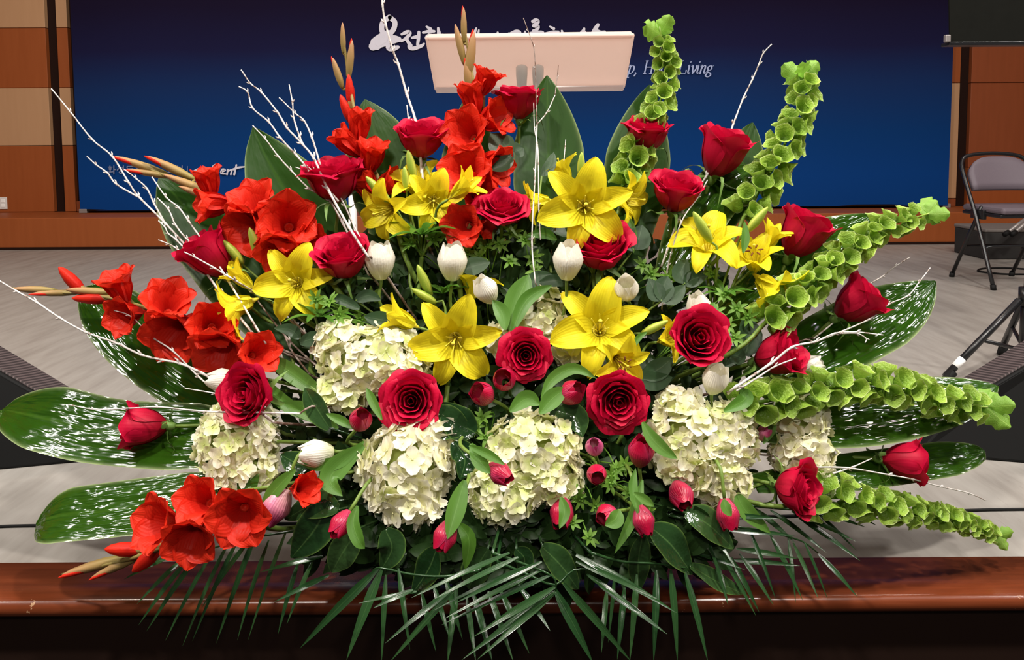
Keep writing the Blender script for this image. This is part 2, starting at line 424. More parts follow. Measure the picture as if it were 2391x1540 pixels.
def ribbon(name, strokes, mat, parent, base, sm=4):
    """brush strokes: each a list of (px, py, width px), laid just in front of the banner"""
    vs, fs = [], []
    for si, st in enumerate(strokes):
        yb = YB - .012 - .0006 * si
        pts = spline([(a[0], a[1], a[2]) for a in st], max(3, sm * (len(st) - 1))) if len(st) > 1 else []
        o = len(vs)
        for i, p in enumerate(pts):
            d = pts[min(i + 1, len(pts) - 1)] - pts[max(i - 1, 0)]; d = Vector((d.x, d.y, 0)); d = d.normalized() if d.length > 0 else Vector((1, 0, 0))
            nrm = Vector((-d.y, d.x, 0)) * max(.6, p.z) * .5
            for q in (p + nrm, p - nrm): vs.append(at(q.x, q.y, yb) - base)
        for i in range(len(pts) - 1): fs.append((o + 2 * i, o + 2 * i + 1, o + 2 * i + 3, o + 2 * i + 2))
        for e, sgn in ((0, 1), (len(pts) - 1, -1)):    # round caps
            p = pts[e]; k = len(vs); d = pts[1] - pts[0] if e == 0 else pts[-2] - pts[-1]; a0 = math.atan2(d.y, d.x) + math.pi / 2
            ring = [at(p.x + math.cos(a0 + math.pi * i / 6) * p.z * .5, p.y + math.sin(a0 + math.pi * i / 6) * p.z * .5, yb) - base for i in range(7)]
            vs += ring; fs.append(tuple(range(k, k + 7)))
    me = mesh(name, vs, fs, mat, smooth=False)
    return obj(name, me, parent)
B0 = Vector((0, YB, zb_))
on = [[(909, 40, 12), (894, 52, 12), (892, 72, 12), (904, 82, 12), (918, 70, 12), (922, 52, 12), (911, 41, 11)],
      [(906, 80, 14), (890, 92, 19), (876, 104, 20), (871, 108, 14)], [(874, 107, 12), (896, 97, 16), (918, 92, 14), (931, 92, 9)],
      [(912, 92, 8), (908, 102, 9), (908, 112, 9), (918, 113, 9), (929, 110, 6)]]
jeon = [[(938, 80, 5), (950, 75, 8), (957, 77, 8), (950, 88, 7), (937, 96, 5)], [(948, 88, 6), (953, 98, 7), (960, 106, 6)], [(962, 88, 5), (972, 86, 7)],
        [(978, 75, 6), (977, 90, 7), (975, 104, 6)], [(955, 101, 5), (956, 111, 7), (966, 113, 8), (984, 107, 7), (990, 102, 4)]]
han = [[(996, 62, 4), (1005, 68, 7)], [(988, 76, 5), (1003, 73, 7), (1014, 73, 5)], [(1003, 80, 6), (995, 88, 6), (1003, 95, 6), (1011, 88, 6), (1003, 80, 6)], [(1023, 66, 5), (1025, 80, 8), (1023, 98, 6)], [(1025, 82, 5), (1034, 81, 4)]]
ye = [[(1086, 82, 5), (1078, 92, 6), (1086, 100, 6), (1094, 92, 6), (1086, 82, 5)], [(1112, 66, 4), (1108, 78, 7), (1106, 100, 6)], [(1118, 70, 4), (1116, 84, 6), (1114, 102, 5)], [(1098, 86, 5), (1108, 85, 5)]]
bae = [[(1148, 80, 5), (1150, 98, 6)], [(1162, 76, 5), (1164, 96, 6)], [(1148, 88, 5), (1164, 86, 5)], [(1178, 82, 5), (1179, 100, 6)], [(1188, 78, 5), (1190, 104, 6)]]
geo = [[(1192, 78, 6), (1206, 74, 10), (1214, 78, 8), (1207, 90, 7), (1198, 98, 4)], [(1226, 74, 5), (1224, 88, 7), (1222, 104, 6)]]
rk = [[(1244, 50, 7), (1251, 47, 8), (1256, 51, 8), (1247, 60, 8)], [(1246, 60, 7), (1256, 62, 8), (1252, 70, 7), (1246, 72, 7)], [(1240, 78, 7), (1262, 76, 8), (1268, 76, 5)], [(1254, 80, 6), (1252, 92, 6)]]
ha2 = [[(1284, 62, 4), (1293, 67, 7)], [(1274, 78, 5), (1290, 75, 7), (1304, 74, 5)], [(1290, 82, 6), (1282, 90, 6), (1291, 97, 6), (1298, 90, 6), (1290, 82, 6)], [(1312, 72, 5), (1314, 84, 7), (1312, 100, 6)]]
sal = [[(1364, 67, 5), (1360, 76, 9), (1346, 88, 8)], [(1362, 74, 8), (1372, 82, 6)], [(1396, 58, 7), (1390, 68, 9), (1382, 84, 9)], [(1390, 70, 7), (1402, 76, 8), (1412, 74, 5)]]
for st_ in on[1:]: st_[:] = [(a, b, c * 1.45) for a, b, c in st_]
for st_ in jeon + han + rk + sal: st_[:] = [(a, b, c * 1.15) for a, b, c in st_]
on.append([(884, 100, 16), (904, 90, 14), (912, 98, 14)])
for g_ in (on, jeon, han, ye, bae, geo, rk, ha2, sal): ribbon('lettering', g_, M['ink'], ban, B0)
# italic serif words, drawn with a slanted pen
def italic(txt, x, base, xh):
    S = .22
    G = {'p': ([[(-.05, .92), (.12, 1), (.0, -.45)], [(-.16, -.45), (.16, -.45)], [(.08, .72), (.3, 1), (.52, .86), (.5, .35), (.25, 0), (.02, .12)]], .68),
         ',': ([[(.10, .10), (.14, .0), (.02, -.28)], [(.08, .1), (.13, .08)]], .55),
         'H': ([[(.12, 1.6), (.12, 0)], [(.78, 1.6), (.78, 0)], [(.12, .82), (.78, .82)], [(0, 1.6), (.28, 1.6)], [(0, 0), (.28, 0)], [(.64, 1.6), (.92, 1.6)], [(.64, 0), (.92, 0)]], 1.08),
         'o': ([[(.32, 1), (.08, .7), (.06, .25), (.26, 0), (.50, .3), (.52, .75), (.32, 1)]], .64),
         'l': ([[(.02, 1.62), (.14, 1.65), (.10, .15), (.2, .02), (.3, .12)]], .36),
         'y': ([[(.0, .9), (.12, 1), (.2, .3), (.26, .02)], [(.56, 1), (.5, .5), (.26, -.1), (.02, -.45), (-.12, -.36)]], .66),
         'L': ([[(.12, 1.6), (.12, 0)], [(0, 1.6), (.3, 1.6)], [(0, 0), (.72, 0), (.80, .38)]], .92),
         'i': ([[(.0, .92), (.12, 1), (.10, .15), (.2, .02), (.3, .12)], [(.16, 1.42), (.19, 1.46)]], .36),
         'v': ([[(.0, .9), (.12, 1), (.2, .3), (.24, .02)], [(.24, .02), (.5, .55), (.5, .95)]], .60),
         'n': ([[(.0, .92), (.12, 1), (.08, 0)], [(.10, .55), (.36, 1), (.5, .88), (.46, .15), (.56, .02), (.66, .12)]], .72),
         'g': ([[(.32, 1), (.08, .8), (.1, .5), (.32, .4), (.48, .65), (.32, 1)], [(.46, .9), (.62, .96)], [(.14, .42), (.06, .2), (.4, .05), (.5, -.2), (.28, -.45), (-.02, -.3), (.08, -.02)]], .66), ' ': ([], .42)}
    out = []
    for ch in txt:
        st, adv = G[ch]
        for s_ in st:
            pts = []
            for i, (a, b) in enumerate(s_):
                n_ = s_[min(i + 1, len(s_) - 1)]; p_ = s_[max(i - 1, 0)]
                d = math.atan2(n_[1] - p_[1], n_[0] - p_[0])
                wd = xh * (.055 + .13 * abs(math.sin(d - R(20))))
                pts.append((x + (a * 1.2 + S * b) * xh, base - b * xh - (x - 1480) * .004, wd))
            out.append(pts)
        x += adv * xh * 1.2
    return out
for k_, (wd, xs) in enumerate((('p,', 1466), ('Holy', 1502), ('Living', 1583))):
    ribbon('lettering', italic(wd, xs, 172, 18.5), M['inkblue'], ban, B0)
# small church line at the lower end of the banner
def block(ch, x, y, s):   # simple square-built syllables as strokes on a unit cell
    K = {'hwa': [[(.3, .02), (.3, .1)], [(.1, .16), (.55, .16)], [(.32, .26), (.18, .36), (.32, .48), (.46, .36), (.32, .26)], [(.32, .55), (.32, .72)], [(.05, .78), (.65, .72)], [(.78, 0), (.78, 1)], [(.78, .45), (.95, .45)]],
         'seong': [[(.3, .05), (.25, .3), (.05, .5)], [(.28, .28), (.5, .5)], [(.52, .25), (.8, .25)], [(.8, 0), (.8, .52)], [(.5, .6), (.28, .78), (.5, .97), (.74, .78), (.5, .6)]],
         'dong': [[(.15, .08), (.85, .08)], [(.18, .08), (.18, .34), (.85, .34)], [(.5, .34), (.5, .5)], [(.0, .52), (1, .52)], [(.5, .62), (.26, .8), (.5, .98), (.74, .8), (.5, .62)]],
         'gyo': [[(.15, .1), (.82, .1), (.78, .45)], [(.36, .55), (.36, .8)], [(.62, .55), (.62, .8)], [(.0, .82), (1, .82)]],
         'hoe': [[(.3, .02), (.3, .1)], [(.1, .16), (.55, .16)], [(.32, .26), (.18, .36), (.32, .48), (.46, .36), (.32, .26)], [(.32, .55), (.32, .74)], [(.05, .8), (.65, .74)], [(.85, 0), (.85, 1)]]}
    return [[(x + a * s, y + b * s, 2.6) for a, b in st] for st in K[ch]]
sy = []
for ch, x in (('hwa', 251), ('seong', 273), ('dong', 294), ('seong', 315), ('gyo', 388), ('hoe', 409)): sy += block(ch, x, 387, 19)
ribbon('lettering', sy, M['inkdim'], ban, B0, 2)
ribbon('lettering', [[(438, 388, 1.2), (438, 416, 1.2)]], M['inkdim'], ban, B0)
ribbon('lettering', [[(449, 401, 3), (462, 395, 5), (476, 391, 3)], [(458, 396, 4), (455, 402, 4), (464, 402, 3)], [(472, 392, 4), (468, 408, 4)],
                     [(514, 386, 4), (505, 384, 5), (496, 391, 5), (506, 399, 5), (500, 407, 5), (490, 406, 3)], [(517, 402, 3), (526, 397, 4), (519, 395, 4), (516, 404, 4), (527, 406, 3)],
                     [(532, 396, 4), (530, 407, 4)], [(532, 400, 3), (541, 396, 4), (539, 407, 4)], [(552, 385, 4), (547, 407, 5)], [(545, 395, 5), (557, 391, 5), (571, 389, 3)]], M['ink'], ban, B0)

# ------------------------------------------------------------------ lectern
YT, YBk = 2.15, 2.36
lt, rt_, lb, rb = at(990, 81, YT), at(1480, 83, YT), at(1014, 207, YBk), at(1462, 207, YBk)
lec = thing('lectern', 'white frosted lectern with a tilted reading plate and two slim posts', 'lectern', ((lt.x + rt_.x) / 2, 2.3, 0))
mid = (lt + rt_ + lb + rb) / 4; xa = Vector((1, 0, 0)); ya = ((lb + rb) / 2 - (lt + rt_) / 2); hl = ya.length / 2; ya.normalize(); za = xa.cross(ya)
Mx = Matrix((xa, ya, za)).transposed().to_4x4(); Mx.translation = mid - Vector(lec.location)
hw = (rt_ - lt).length / 2
t = NT('frosted_acrylic'); M['acrylic'] = t.bsdf((.88, .74, .68), .3, .5, transl=.6)
t = NT('clear_edge_acrylic'); M['acryedge'] = t.bsdf((.95, .93, .95), .15, .6, transl=.55)
pl = box('reading_plate', (-hw, hw, -hl, hl, -.007, .007), M['acrylic'], lec, M=Mx)
b_ = pl.modifiers.new('bevel', 'BEVEL'); b_.width = .012; b_.segments = 4
box('plate_rim', (-hw + .008, hw - .008, -hl - .003, -hl + .010, -.009, .008), M['acrylic'], lec, bev=.004, M=Mx)
box('book_stop', (-hw + .004, hw - .004, hl - .022, hl + .004, -.012, .034), M['acryedge'], lec, bev=.005, M=Mx)
for px in (1218, 1256):
    c = at(px, 147, 2.262); c -= Vector(lec.location)
    g = lathe_geo([(.0001, c.z), (.012, c.z - .002), (.0168, c.z - .012), (.0168, c.z - .03), (.0135, c.z - .075), (.0105, c.z - .15), (.0105, .03), (.014, .02)], 20)
    obj('post', mesh('lectern_post', g[0], g[1], M['sticker'], g[2]), lec, Matrix.Translation((c.x, c.y, 0)))
box('foot_plate', (-.24, .24, -.2, .2, 0, .02), M['whiteplastic'], lec, bev=.006)

gs_ = thing('small_stand', 'pale grey reading stand half hidden behind the wide rose crossed by twigs', 'stand', floor_at(828, 680))
def gpt(px, py, Y=4.5): return at(px, py, Y) - Vector(gs_.location)
a_ = gpt(713, 379); b_ = gpt(842, 440)
bx = box('plate', (a_.x, b_.x, a_.y - .02, a_.y + .02, b_.z, a_.z), M['whiteplastic'], gs_, bev=.02)
tube('post', [Vector(gs_.location) + Vector((0, 0, .02)), Vector(gs_.location) + Vector((0, 0, b_.z + .02))], .024, M['whiteplastic'], gs_, 12)
box('foot_plate', (-.2, .2, -.15, .15, 0, .02), M['whiteplastic'], gs_, bev=.006)

# ------------------------------------------------------------------ folding chair
cp = floor_at(2222, 646); CYAW = R(2)
ch = thing('folding_chair', 'grey padded metal folding chair on the stage near the back wall', 'chair', cp)
CR = Matrix.Rotation(CYAW, 4, 'Z') @ Matrix.Translation((.195, -.25, 0))
def cpt(x, y, z): return Vector(ch.location) + (CR @ Vector((x, y, z)))
H_ = .775
arch = [cpt(-.225, -.20, .012), cpt(-.225, -.02, .40), cpt(-.222, .125, .66), cpt(-.205, .17, .735), cpt(-.15, .19, .772), cpt(0, .196, .785),
        cpt(.15, .19, .772), cpt(.205, .17, .735), cpt(.222, .125, .66), cpt(.225, -.02, .40), cpt(.225, -.20, .012)]
tube('back_frame', spline(arch, 40), .012, M['blackmetal'], ch, 8)
for s_ in (-1, 1):
    l_ = tube('rear_leg', [cpt(.195 * s_, -.02, .47), cpt(.195 * s_, .11, .25), cpt(.195 * s_, .25, .012)], .0115, M['blackmetal'], ch, 8)
    for q in ((.225 * s_, -.20), (.195 * s_, .25)): tube('rubber_foot', [cpt(q[0], q[1], .0), cpt(q[0], q[1] * .97, .03)], .016, M['rubber'], ch, 8)
    box('hinge', (.20 * s_ - .012, .20 * s_ + .012, -.06, .06, .395, .45), M['blackmetal'], ch, bev=.004, M=CR)
tube('stretcher', spline([cpt(-.19, .15, .19), cpt(-.16, .155, .21), cpt(.16, .155, .21), cpt(.19, .15, .19)], 12), .008, M['blackmetal'], ch, 8)
tube('stretcher', spline([cpt(-.21, -.10, .22), cpt(-.17, -.10, .24), cpt(.17, -.10, .24), cpt(.21, -.10, .22)], 12), .008, M['blackmetal'], ch, 8)
g = grid(12, 5, lambda u, v: Vector((u * (.205 - .05 * max(0, v - .55) ** 2 * 4), .05 + v * .085 - .035 * (1 - u * u) * 0 + .03 * (1 - u * u), .565 + v * .195 * (1 - .22 * u ** 4))))
bk = obj('backrest', mesh('chair_backrest', g[0], g[1], M['chairpad'], g[2]), ch, CR)
m_ = bk.modifiers.new('s', 'SOLIDIFY'); m_.thickness = .03; m_.offset = 0
box('seat', (-.195, .195, -.21, .17, .435, .475), M['chairpad'], ch, bev=.016, M=CR)
box('seat_frame', (-.20, .20, -.20, .16, .415, .436), M['blackmetal'], ch, bev=.006, M=CR)

# grey box, stand legs and cable by the chair
gp = floor_at(2300, 606)
gb = thing('carpeted_box', 'low dark grey carpeted box behind the folding chair', 'box', gp)
box('body', (0, .8, 0, .4, 0, .20), M['boxgrey'], gb, bev=.01)
box('lid', (-.005, .805, -.005, .405, .20, .225), M['boxtop'], gb, bev=.008)
ms = thing('microphone_stand_leg', 'short grey tube of a stand resting on the grey carpeted box', 'stand', at(2352, 542, 5.35))
for (a, b, c_, d_) in ((2349, 545, 2391, 514), (2366, 545, 2400, 515)):
    tube('leg', [at(a, b, 5.36), at(c_ + 30, d_ - 22, 5.5)], .014, M['greytube'], ms, 8)
    tube('rubber_foot', [at(a - 4, b + 3, 5.35), at(a + 6, b - 4, 5.37)], .017, M['rubber'], ms, 8)
cb = obj('cable_loop', mesh('cable_loop', *(lambda g: (g[0], g[1], M['rubber'], g[2]))(tube_geo(spline([floor_at(a, b, .006) for a, b in ((2391, 640), (2340, 639), (2290, 634), (2284, 630), (2300, 626), (2350, 625), (2400, 628))], 30), .006, 6))))
tag(cb, 'thin black cable looped on the stage under the folding chair', 'cable')
cb = obj('floor_cable', mesh('floor_cable', *(lambda g: (g[0], g[1], M['rubber'], g[2]))(tube_geo(spline([floor_at(a, b, .0035) for a, b in ((-700, 1255), (-100, 1233), (90, 1226), (600, 1222), (1200, 1214), (1800, 1205), (2250, 1191), (2391, 1188), (3000, 1180))], 60), .0034, 6))))
tag(cb, 'long black cable lying across the stage floor behind the flowers', 'cable')

# music stand with tripod
YS = 2.75
mp_ = at(2398, 700, YS)
st = thing('music_stand', 'black music stand on a tripod beside the folding chair', 'music stand', (mp_.x, YS, 0))
zh = mp_.z
def sp_(px, py, dy=0.0): return at(px, py, YS + dy)
tube('upright_pole', [Vector((mp_.x, YS, zh - .02)), Vector((mp_.x, YS, at(2398, 60, YS).z))], .012, M['blackmetal'], st, 12)
tube('lower_pole', [Vector((mp_.x, YS, .09)), Vector((mp_.x, YS, zh + .03))], .02, M['blackmetal'], st, 12)
tube('collar', [Vector((mp_.x, YS, zh - .02)), Vector((mp_.x, YS, zh + .045))], .028, M['blackmetal'], st, 12)
foot = floor_at(2207, 884, .012)
legd = foot - Vector((mp_.x, YS, 0))
for a in (0, 120, 240):
    v_ = Matrix.Rotation(R(a), 3, 'Z') @ Vector((legd.x, legd.y, 0)); e = Vector((mp_.x, YS, 0)) + v_
    top_ = Vector((mp_.x, YS, zh)) + v_ * .10
    l_ = tube('leg', [top_, Vector((e.x, e.y, .02))], .0125, M['blackmetal'], st, 10)
    tube('rubber_foot', [Vector((e.x, e.y, .0)) - v_ * .0, Vector((e.x, e.y, .01)).lerp(top_, .10)], .0175, M['rubber'], st, 10)
    tube('brace', [Vector((mp_.x, YS, .10)) + v_ * .03, top_.lerp(Vector((e.x, e.y, .02)), .52)], .007, M['blackmetal'], st, 8)
    if a == 0:
        q0 = Vector((e.x, e.y, .02)).lerp(top_, .13); q1 = Vector((e.x, e.y, .02)).lerp(top_, .23)
        tube('sticker', [q0, q1], .0137, M['sticker'], st, 10)
d0, d1 = at(2218, 98, YS), at(2240, -10, YS + .04)
zb2 = d0.z; wdt = .56
pts = [(d0.x, YS, zb2), (d0.x + wdt, YS, zb2), (d0.x + wdt - .045, YS + .11, zb2 + .34), (d0.x + .045, YS + .11, zb2 + .34)]
loc = Vector(st.location)
vs = [Vector(p) - loc for p in pts] + [Vector(p) - loc + Vector((0, .006, -.002)) for p in pts]
obj('desk', mesh('stand_desk', vs, [(0, 1, 2, 3), (7, 6, 5, 4), (0, 4, 5, 1), (1, 5, 6, 2), (2, 6, 7, 3), (3, 7, 4, 0)], M['deskblack'], smooth=False), st)
box('desk_lip', (d0.x - loc.x - .004, d0.x - loc.x + wdt, -.004, .05, zb2 - .012, zb2), M['blackmetal'], st, bev=.002)
lq = at(2212, 88, YS - .005)
cl = box('clip', (lq.x - loc.x - .008, lq.x - loc.x + .010, lq.y - loc.y - .006, lq.y - loc.y + .012, lq.z - .016, lq.z + .010), M['greytube'], st, bev=.003)

# stage monitor wedges
t = NT('monitor_grille'); ob = t.obj(); wv = t.n('ShaderNodeTexWave'); wv.wave_type = 'BANDS'; wv.bands_direction = 'X'; wv.inputs['Scale'].default_value = 34; t.l(ob, wv.inputs[0])
M['grille'] = t.bsdf(t.mix(wv.outputs[0], (.028, .022, .022), (.10, .075, .075)), .5, .3, t.bump(wv.outputs[0], .6, .004))
def wedge(sx, label):
    L = lambda px, py, Y: at(px, py, Y)
    n0, n1 = L(150, 957, 2.05), L(-190, 760, 2.05); f0, f1 = L(206, 931, 2.20), L(-190, 695, 2.20)
    g0 = floor_at(262, 1072); g1 = floor_at(-190, 1115)
    h0 = Vector((f0.x + .02, f0.y + .03, 0)); h1 = Vector((f1.x, f1.y + .03, 0))
    b0 = Vector((f0.x + .005, f0.y + .02, f0.z - .02)); b1 = Vector((f1.x, f1.y + .02, f1.z - .02))
    P_ = [g1, g0, n0, n1, f0, f1, h0, h1, b0, b1]
    if sx > 0: P_ = [Vector((-p.x, p.y, p.z)) for p in P_]
    root = thing('stage_monitor', label, 'loudspeaker', (sum(p.x for p in P_) / 10, 2.2, 0))
    P_ = [p - Vector(root.location) for p in P_]
    fs = [(0, 1, 2, 3), (1, 6, 8, 4, 2), (5, 4, 8, 9), (0, 7, 6, 1), (0, 3, 5, 9, 7), (6, 7, 9, 8), (3, 2, 4, 5)]
    if sx > 0: fs = [tuple(reversed(f)) for f in fs]
    bevel(obj('cabinet', mesh('monitor_cabinet', P_, fs, M['black'], smooth=False), root), .008, 3)
    n = (P_[2] - P_[3]).cross(P_[4] - P_[2]).normalized() * (.006)
    if n.z < 0: n = -n
    q = [P_[3].lerp(P_[5], .05), P_[2].lerp(P_[4], .06), P_[2].lerp(P_[4], .94), P_[3].lerp(P_[5], .95)]
    vs = [p - n * .2 for p in q] + [p + n for p in q]
    bevel(obj('grille', mesh('monitor_grille', vs, [(3, 2, 1, 0), (4, 5, 6, 7), (0, 1, 5, 4), (1, 2, 6, 5), (2, 3, 7, 6), (3, 0, 4, 7)], M['grille'], smooth=False), root), .004)
    hc = (at(2 , 1040, 2.036) if sx < 0 else Vector((-at(2, 1040, 2.036).x, at(2, 1040, 2.036).y, at(2, 1040, 2.036).z))) - Vector(root.location)
    g = grid(24, 3, lambda u, v: Vector(((.055 - .010 * v) * math.copysign(abs(math.cos(math.pi * (u + 1))) ** .5, math.cos(math.pi * (u + 1))), .012 * (v > .5), (.030 - .008 * v) * math.copysign(abs(math.sin(math.pi * (u + 1))) ** .5, math.sin(math.pi * (u + 1))))))
    ho = obj('handle_recess', mesh('handle_recess', g[0], g[1], M['blackmetal'], g[2]), root, Matrix.Translation(hc))
wedge(-1, 'black stage monitor wedge on the wall outlet side of the stage')
wedge(1, 'black stage monitor wedge below the music stand')

# ------------------------------------------------------------------ flower builders
MC = {}
def cached(key, fn):
    if key not in MC: MC[key] = fn()
    return MC[key]
def stem_to(root, head, axis, r, mat, back=.10, name='stem', foot=None):
    """stem from the flower's underside, bending down to the foam"""
    f = Vector(foot) if foot is not None else FOAM + Vector((head.x * .12, 0, 0))
    a = Vector(head); d = (f - a).length
    b = a - axis * min(back, d * .35); c = b.lerp(f, .5) + Vector((0, .03, 0))
    return tube(name, spline([a, b, c, f], 12), r, mat, root, 7)
def cup(name, mat, prof, hw, shape, drop, nu=8, nv=8, ruffle=0.0, ph=0.0, point=0.0, foldv=0.0):
    def fn(u, v):
        r, z = prof(v); a = u * hw * shape(v)
        z = z - drop * abs(u) ** 2.4 * v + point * max(0, 1 - abs(u) * 2.2) * v ** 6
        rf = ruffle * math.sin(5.3 * u + ph) * v ** 3
        r = r + rf + foldv * u * u * v * v
        return Vector((r * math.sin(a), -r * math.cos(a), z + rf * .3))
    g = grid(nu, nv, fn); return mesh(name, g[0], g[1], mat, g[2])

# ---- rose
def rose_petal_mesh(kind, li, k, rt, zt, curl, hw, point):
    rr = random.Random(li * 17 + k * 5 + len(kind) * 3)
    ph = rr.uniform(0, 6); cu = curl * rr.uniform(.6, 1.4); z1 = zt * rr.uniform(.95, 1.04)
    def prof(v):
        r = .10 + (rt - .10) * (1 - (1 - v) ** 3.0) * (1 - .06 * max(0, v - .5))
        z = -.03 + z1 * v
        c = max(0, (v - .72) / .28)
        return r + cu * c ** 1.8, z - cu * .55 * c ** 2.4
    sh = lambda v: (.34 + .66 * math.sin(math.pi * min(1, .08 + .72 * v)) ** .8) * (1 - .12 * max(0, v - .85) / .15)
    nu = 9 if li > 1 else 7
    return cup('rose_petal', M['rose'], prof, hw, sh, .10 + .06 * (li > 2), nu, 10, .02 + .02 * (li > 3), ph, point * rr.uniform(-.2, 1.2))
ROSE = {  # layers: (count, top radius, height, curl, half angle, point)
    'open': [(3, .10, .92, .0, 2.0, 0), (3, .20, .97, .02, 1.6, 0), (4, .32, 1.0, .04, 1.35, .0), (4, .45, 1.0, .07, 1.25, .02), (5, .58, .96, .12, 1.1, .04), (5, .72, .90, .18, 1.02, .06), (5, .84, .78, .26, .95, .08)],
    'cup': [(3, .10, 1.10, .0, 2.0, 0), (3, .21, 1.14, .02, 1.6, 0), (4, .34, 1.18, .04, 1.35, .0), (4, .47, 1.20, .08, 1.25, .02), (5, .60, 1.20, .13, 1.12, .04), (5, .72, 1.17, .22, 1.02, .07)],
    'bud': [(3, .10, 1.14, .0, 2.0, 0), (3, .20, 1.22, .02, 1.6, 0), (4, .32, 1.28, .05, 1.35, .03), (4, .44, 1.30, .09, 1.22, .06), (5, .57, 1.27, .15, 1.08, .09)]}
def rose(px, py, wpx, axis, kind, label, roll=0.0, dY=0.0, stem=True, leaves=()):
    c = P(px, py, dY); a = D(*axis); s = wpx * mpp(px, py, dY) / 2 / {'open': .92, 'cup': .73, 'bud': .62}[kind]
    base = c - a * s * {'open': .62, 'cup': .60, 'bud': .62}[kind]
    root = thing('red_rose', label, 'rose', base, 'red roses in the arrangement')
    fm = rel(root, frame(base, a, roll, s))
    q = 0.0
    for li, (n, rt, zt, cu, hw, pt) in enumerate(ROSE[kind]):
        for k in range(n):
            me = cached((kind, li, k), lambda: rose_petal_mesh(kind, li, k, rt, zt, cu, hw, pt))
            obj('petal', me, root, fm @ Matrix.Rotation(q + k * 2 * math.pi / n, 4, 'Z'))
        q += 1.1
    g = cached('rose_hip', lambda: mesh('rose_receptacle', *(lambda g: (g[0], g[1], M['calyx'], g[2]))(lathe_geo([(.07, -.24), (.11, -.19), (.14, -.10), (.14, .0), (.10, .05)], 12))))
    obj('receptacle', g, root, fm)
    for k in range(5):
        def sep():
            e = Vector((1, 0, 0)); rr = random.Random(k)
            p = [Vector((.12, 0, -.04)), Vector((.40, 0, -.06 + rr.uniform(-.1, .15))), Vector((.62, .05, -.22 + rr.uniform(-.12, .3))), Vector((.80, .12, -.22 + rr.uniform(-.3, .35)))]
            p = [q * 1.15 for q in p]; g = blade_geo(p, .20, Vector((0, 0, 1)), .3, 2, 7, lambda v: (1 - v) ** .7 * min(1, v * 6 + .4)); return mesh('rose_sepal', g[0], g[1], M['calyx'], g[2])
        obj('sepal', cached(('sepal', k), sep), root, fm @ Matrix.Rotation(k * 2 * math.pi / 5 + .3, 4, 'Z'))
    if stem: stem_to(root, base - a * s * .2, a, .0036, M['stem'])
    for lf in leaves: leaf_px('leaf', lf[0], lf[1], M['rleaf'], root, dY + lf[2], oval=True)
    return root
def leaf_px(name, pts, wpx, mat, root, dY=0.0, oval=False, nrm=None, **k):
    """leaf through pixel points (px, py[, extra depth])"""
    w_ = [P(p[0], p[1], dY + (p[2] if len(p) > 2 else 0)) for p in pts]
    wd = wpx * mpp(pts[len(pts) // 2][0], pts[len(pts) // 2][1], dY)
    n = nrm or Vector((0, -1, .35))
    if oval: k.setdefault('prof', lambda v: math.sin(math.pi * min(1, .03 + .97 * v) ** .85) ** .7)
    return blade(name, w_, wd, n, mat, root, **k)

# ---- lily
def tepal_mesh(key, W, f0, f1, mat, ruf, trough, pw=.8, L=1.0, nv=12, nu=8, tube_=.05, sym=.9):
    def fn(u, v):
        n = 14; r, z = tube_, 0.0; steps = max(1, int(v * n + 1e-6))
        ph = f0
        for i in range(n):
            if i / n >= v: break
            ph = f0 + (f1 - f0) * ((i + .5) / n) ** 1.35
            st = min(1 / n, v - i / n) * L; r += math.sin(ph) * st; z += math.cos(ph) * st
        wd = W * max(.02, math.sin(math.pi * (.10 + .90 * v) ** sym)) ** pw
        n_r, n_z = -math.cos(ph), math.sin(ph)
        off = trough * u * u * wd - .10 * wd * math.exp(-(u / .16) ** 2) + ruf * math.sin(v * 9 + u * 4) * abs(u) ** 1.5 * min(1, v * 2)
        return Vector((r + n_r * off, u * wd, z + n_z * off))
    g = grid(nu, nv, fn); return mesh(key, g[0], g[1], mat, g[2])
def stamen_mesh():
    p = [Vector((.03, 0, .0)), Vector((.08, 0, .35)), Vector((.16, 0, .66))]
    return mesh('lily_filament', *(lambda g: (g[0], g[1], M['stamen'], g[2]))(tube_geo(spline(p, 6), [.014, .013, .012, .011, .010, .009, .008], 5)))
def anther_mesh(mat):
    g = lathe_geo([(.004, -.07), (.02, -.05), (.022, .0), (.02, .05), (.004, .07)], 6)
    return mesh('lily_anther', [Vector((v.z + .16, v.y, v.x + .67)) for v in g[0]], g[1], M[mat], g[2])
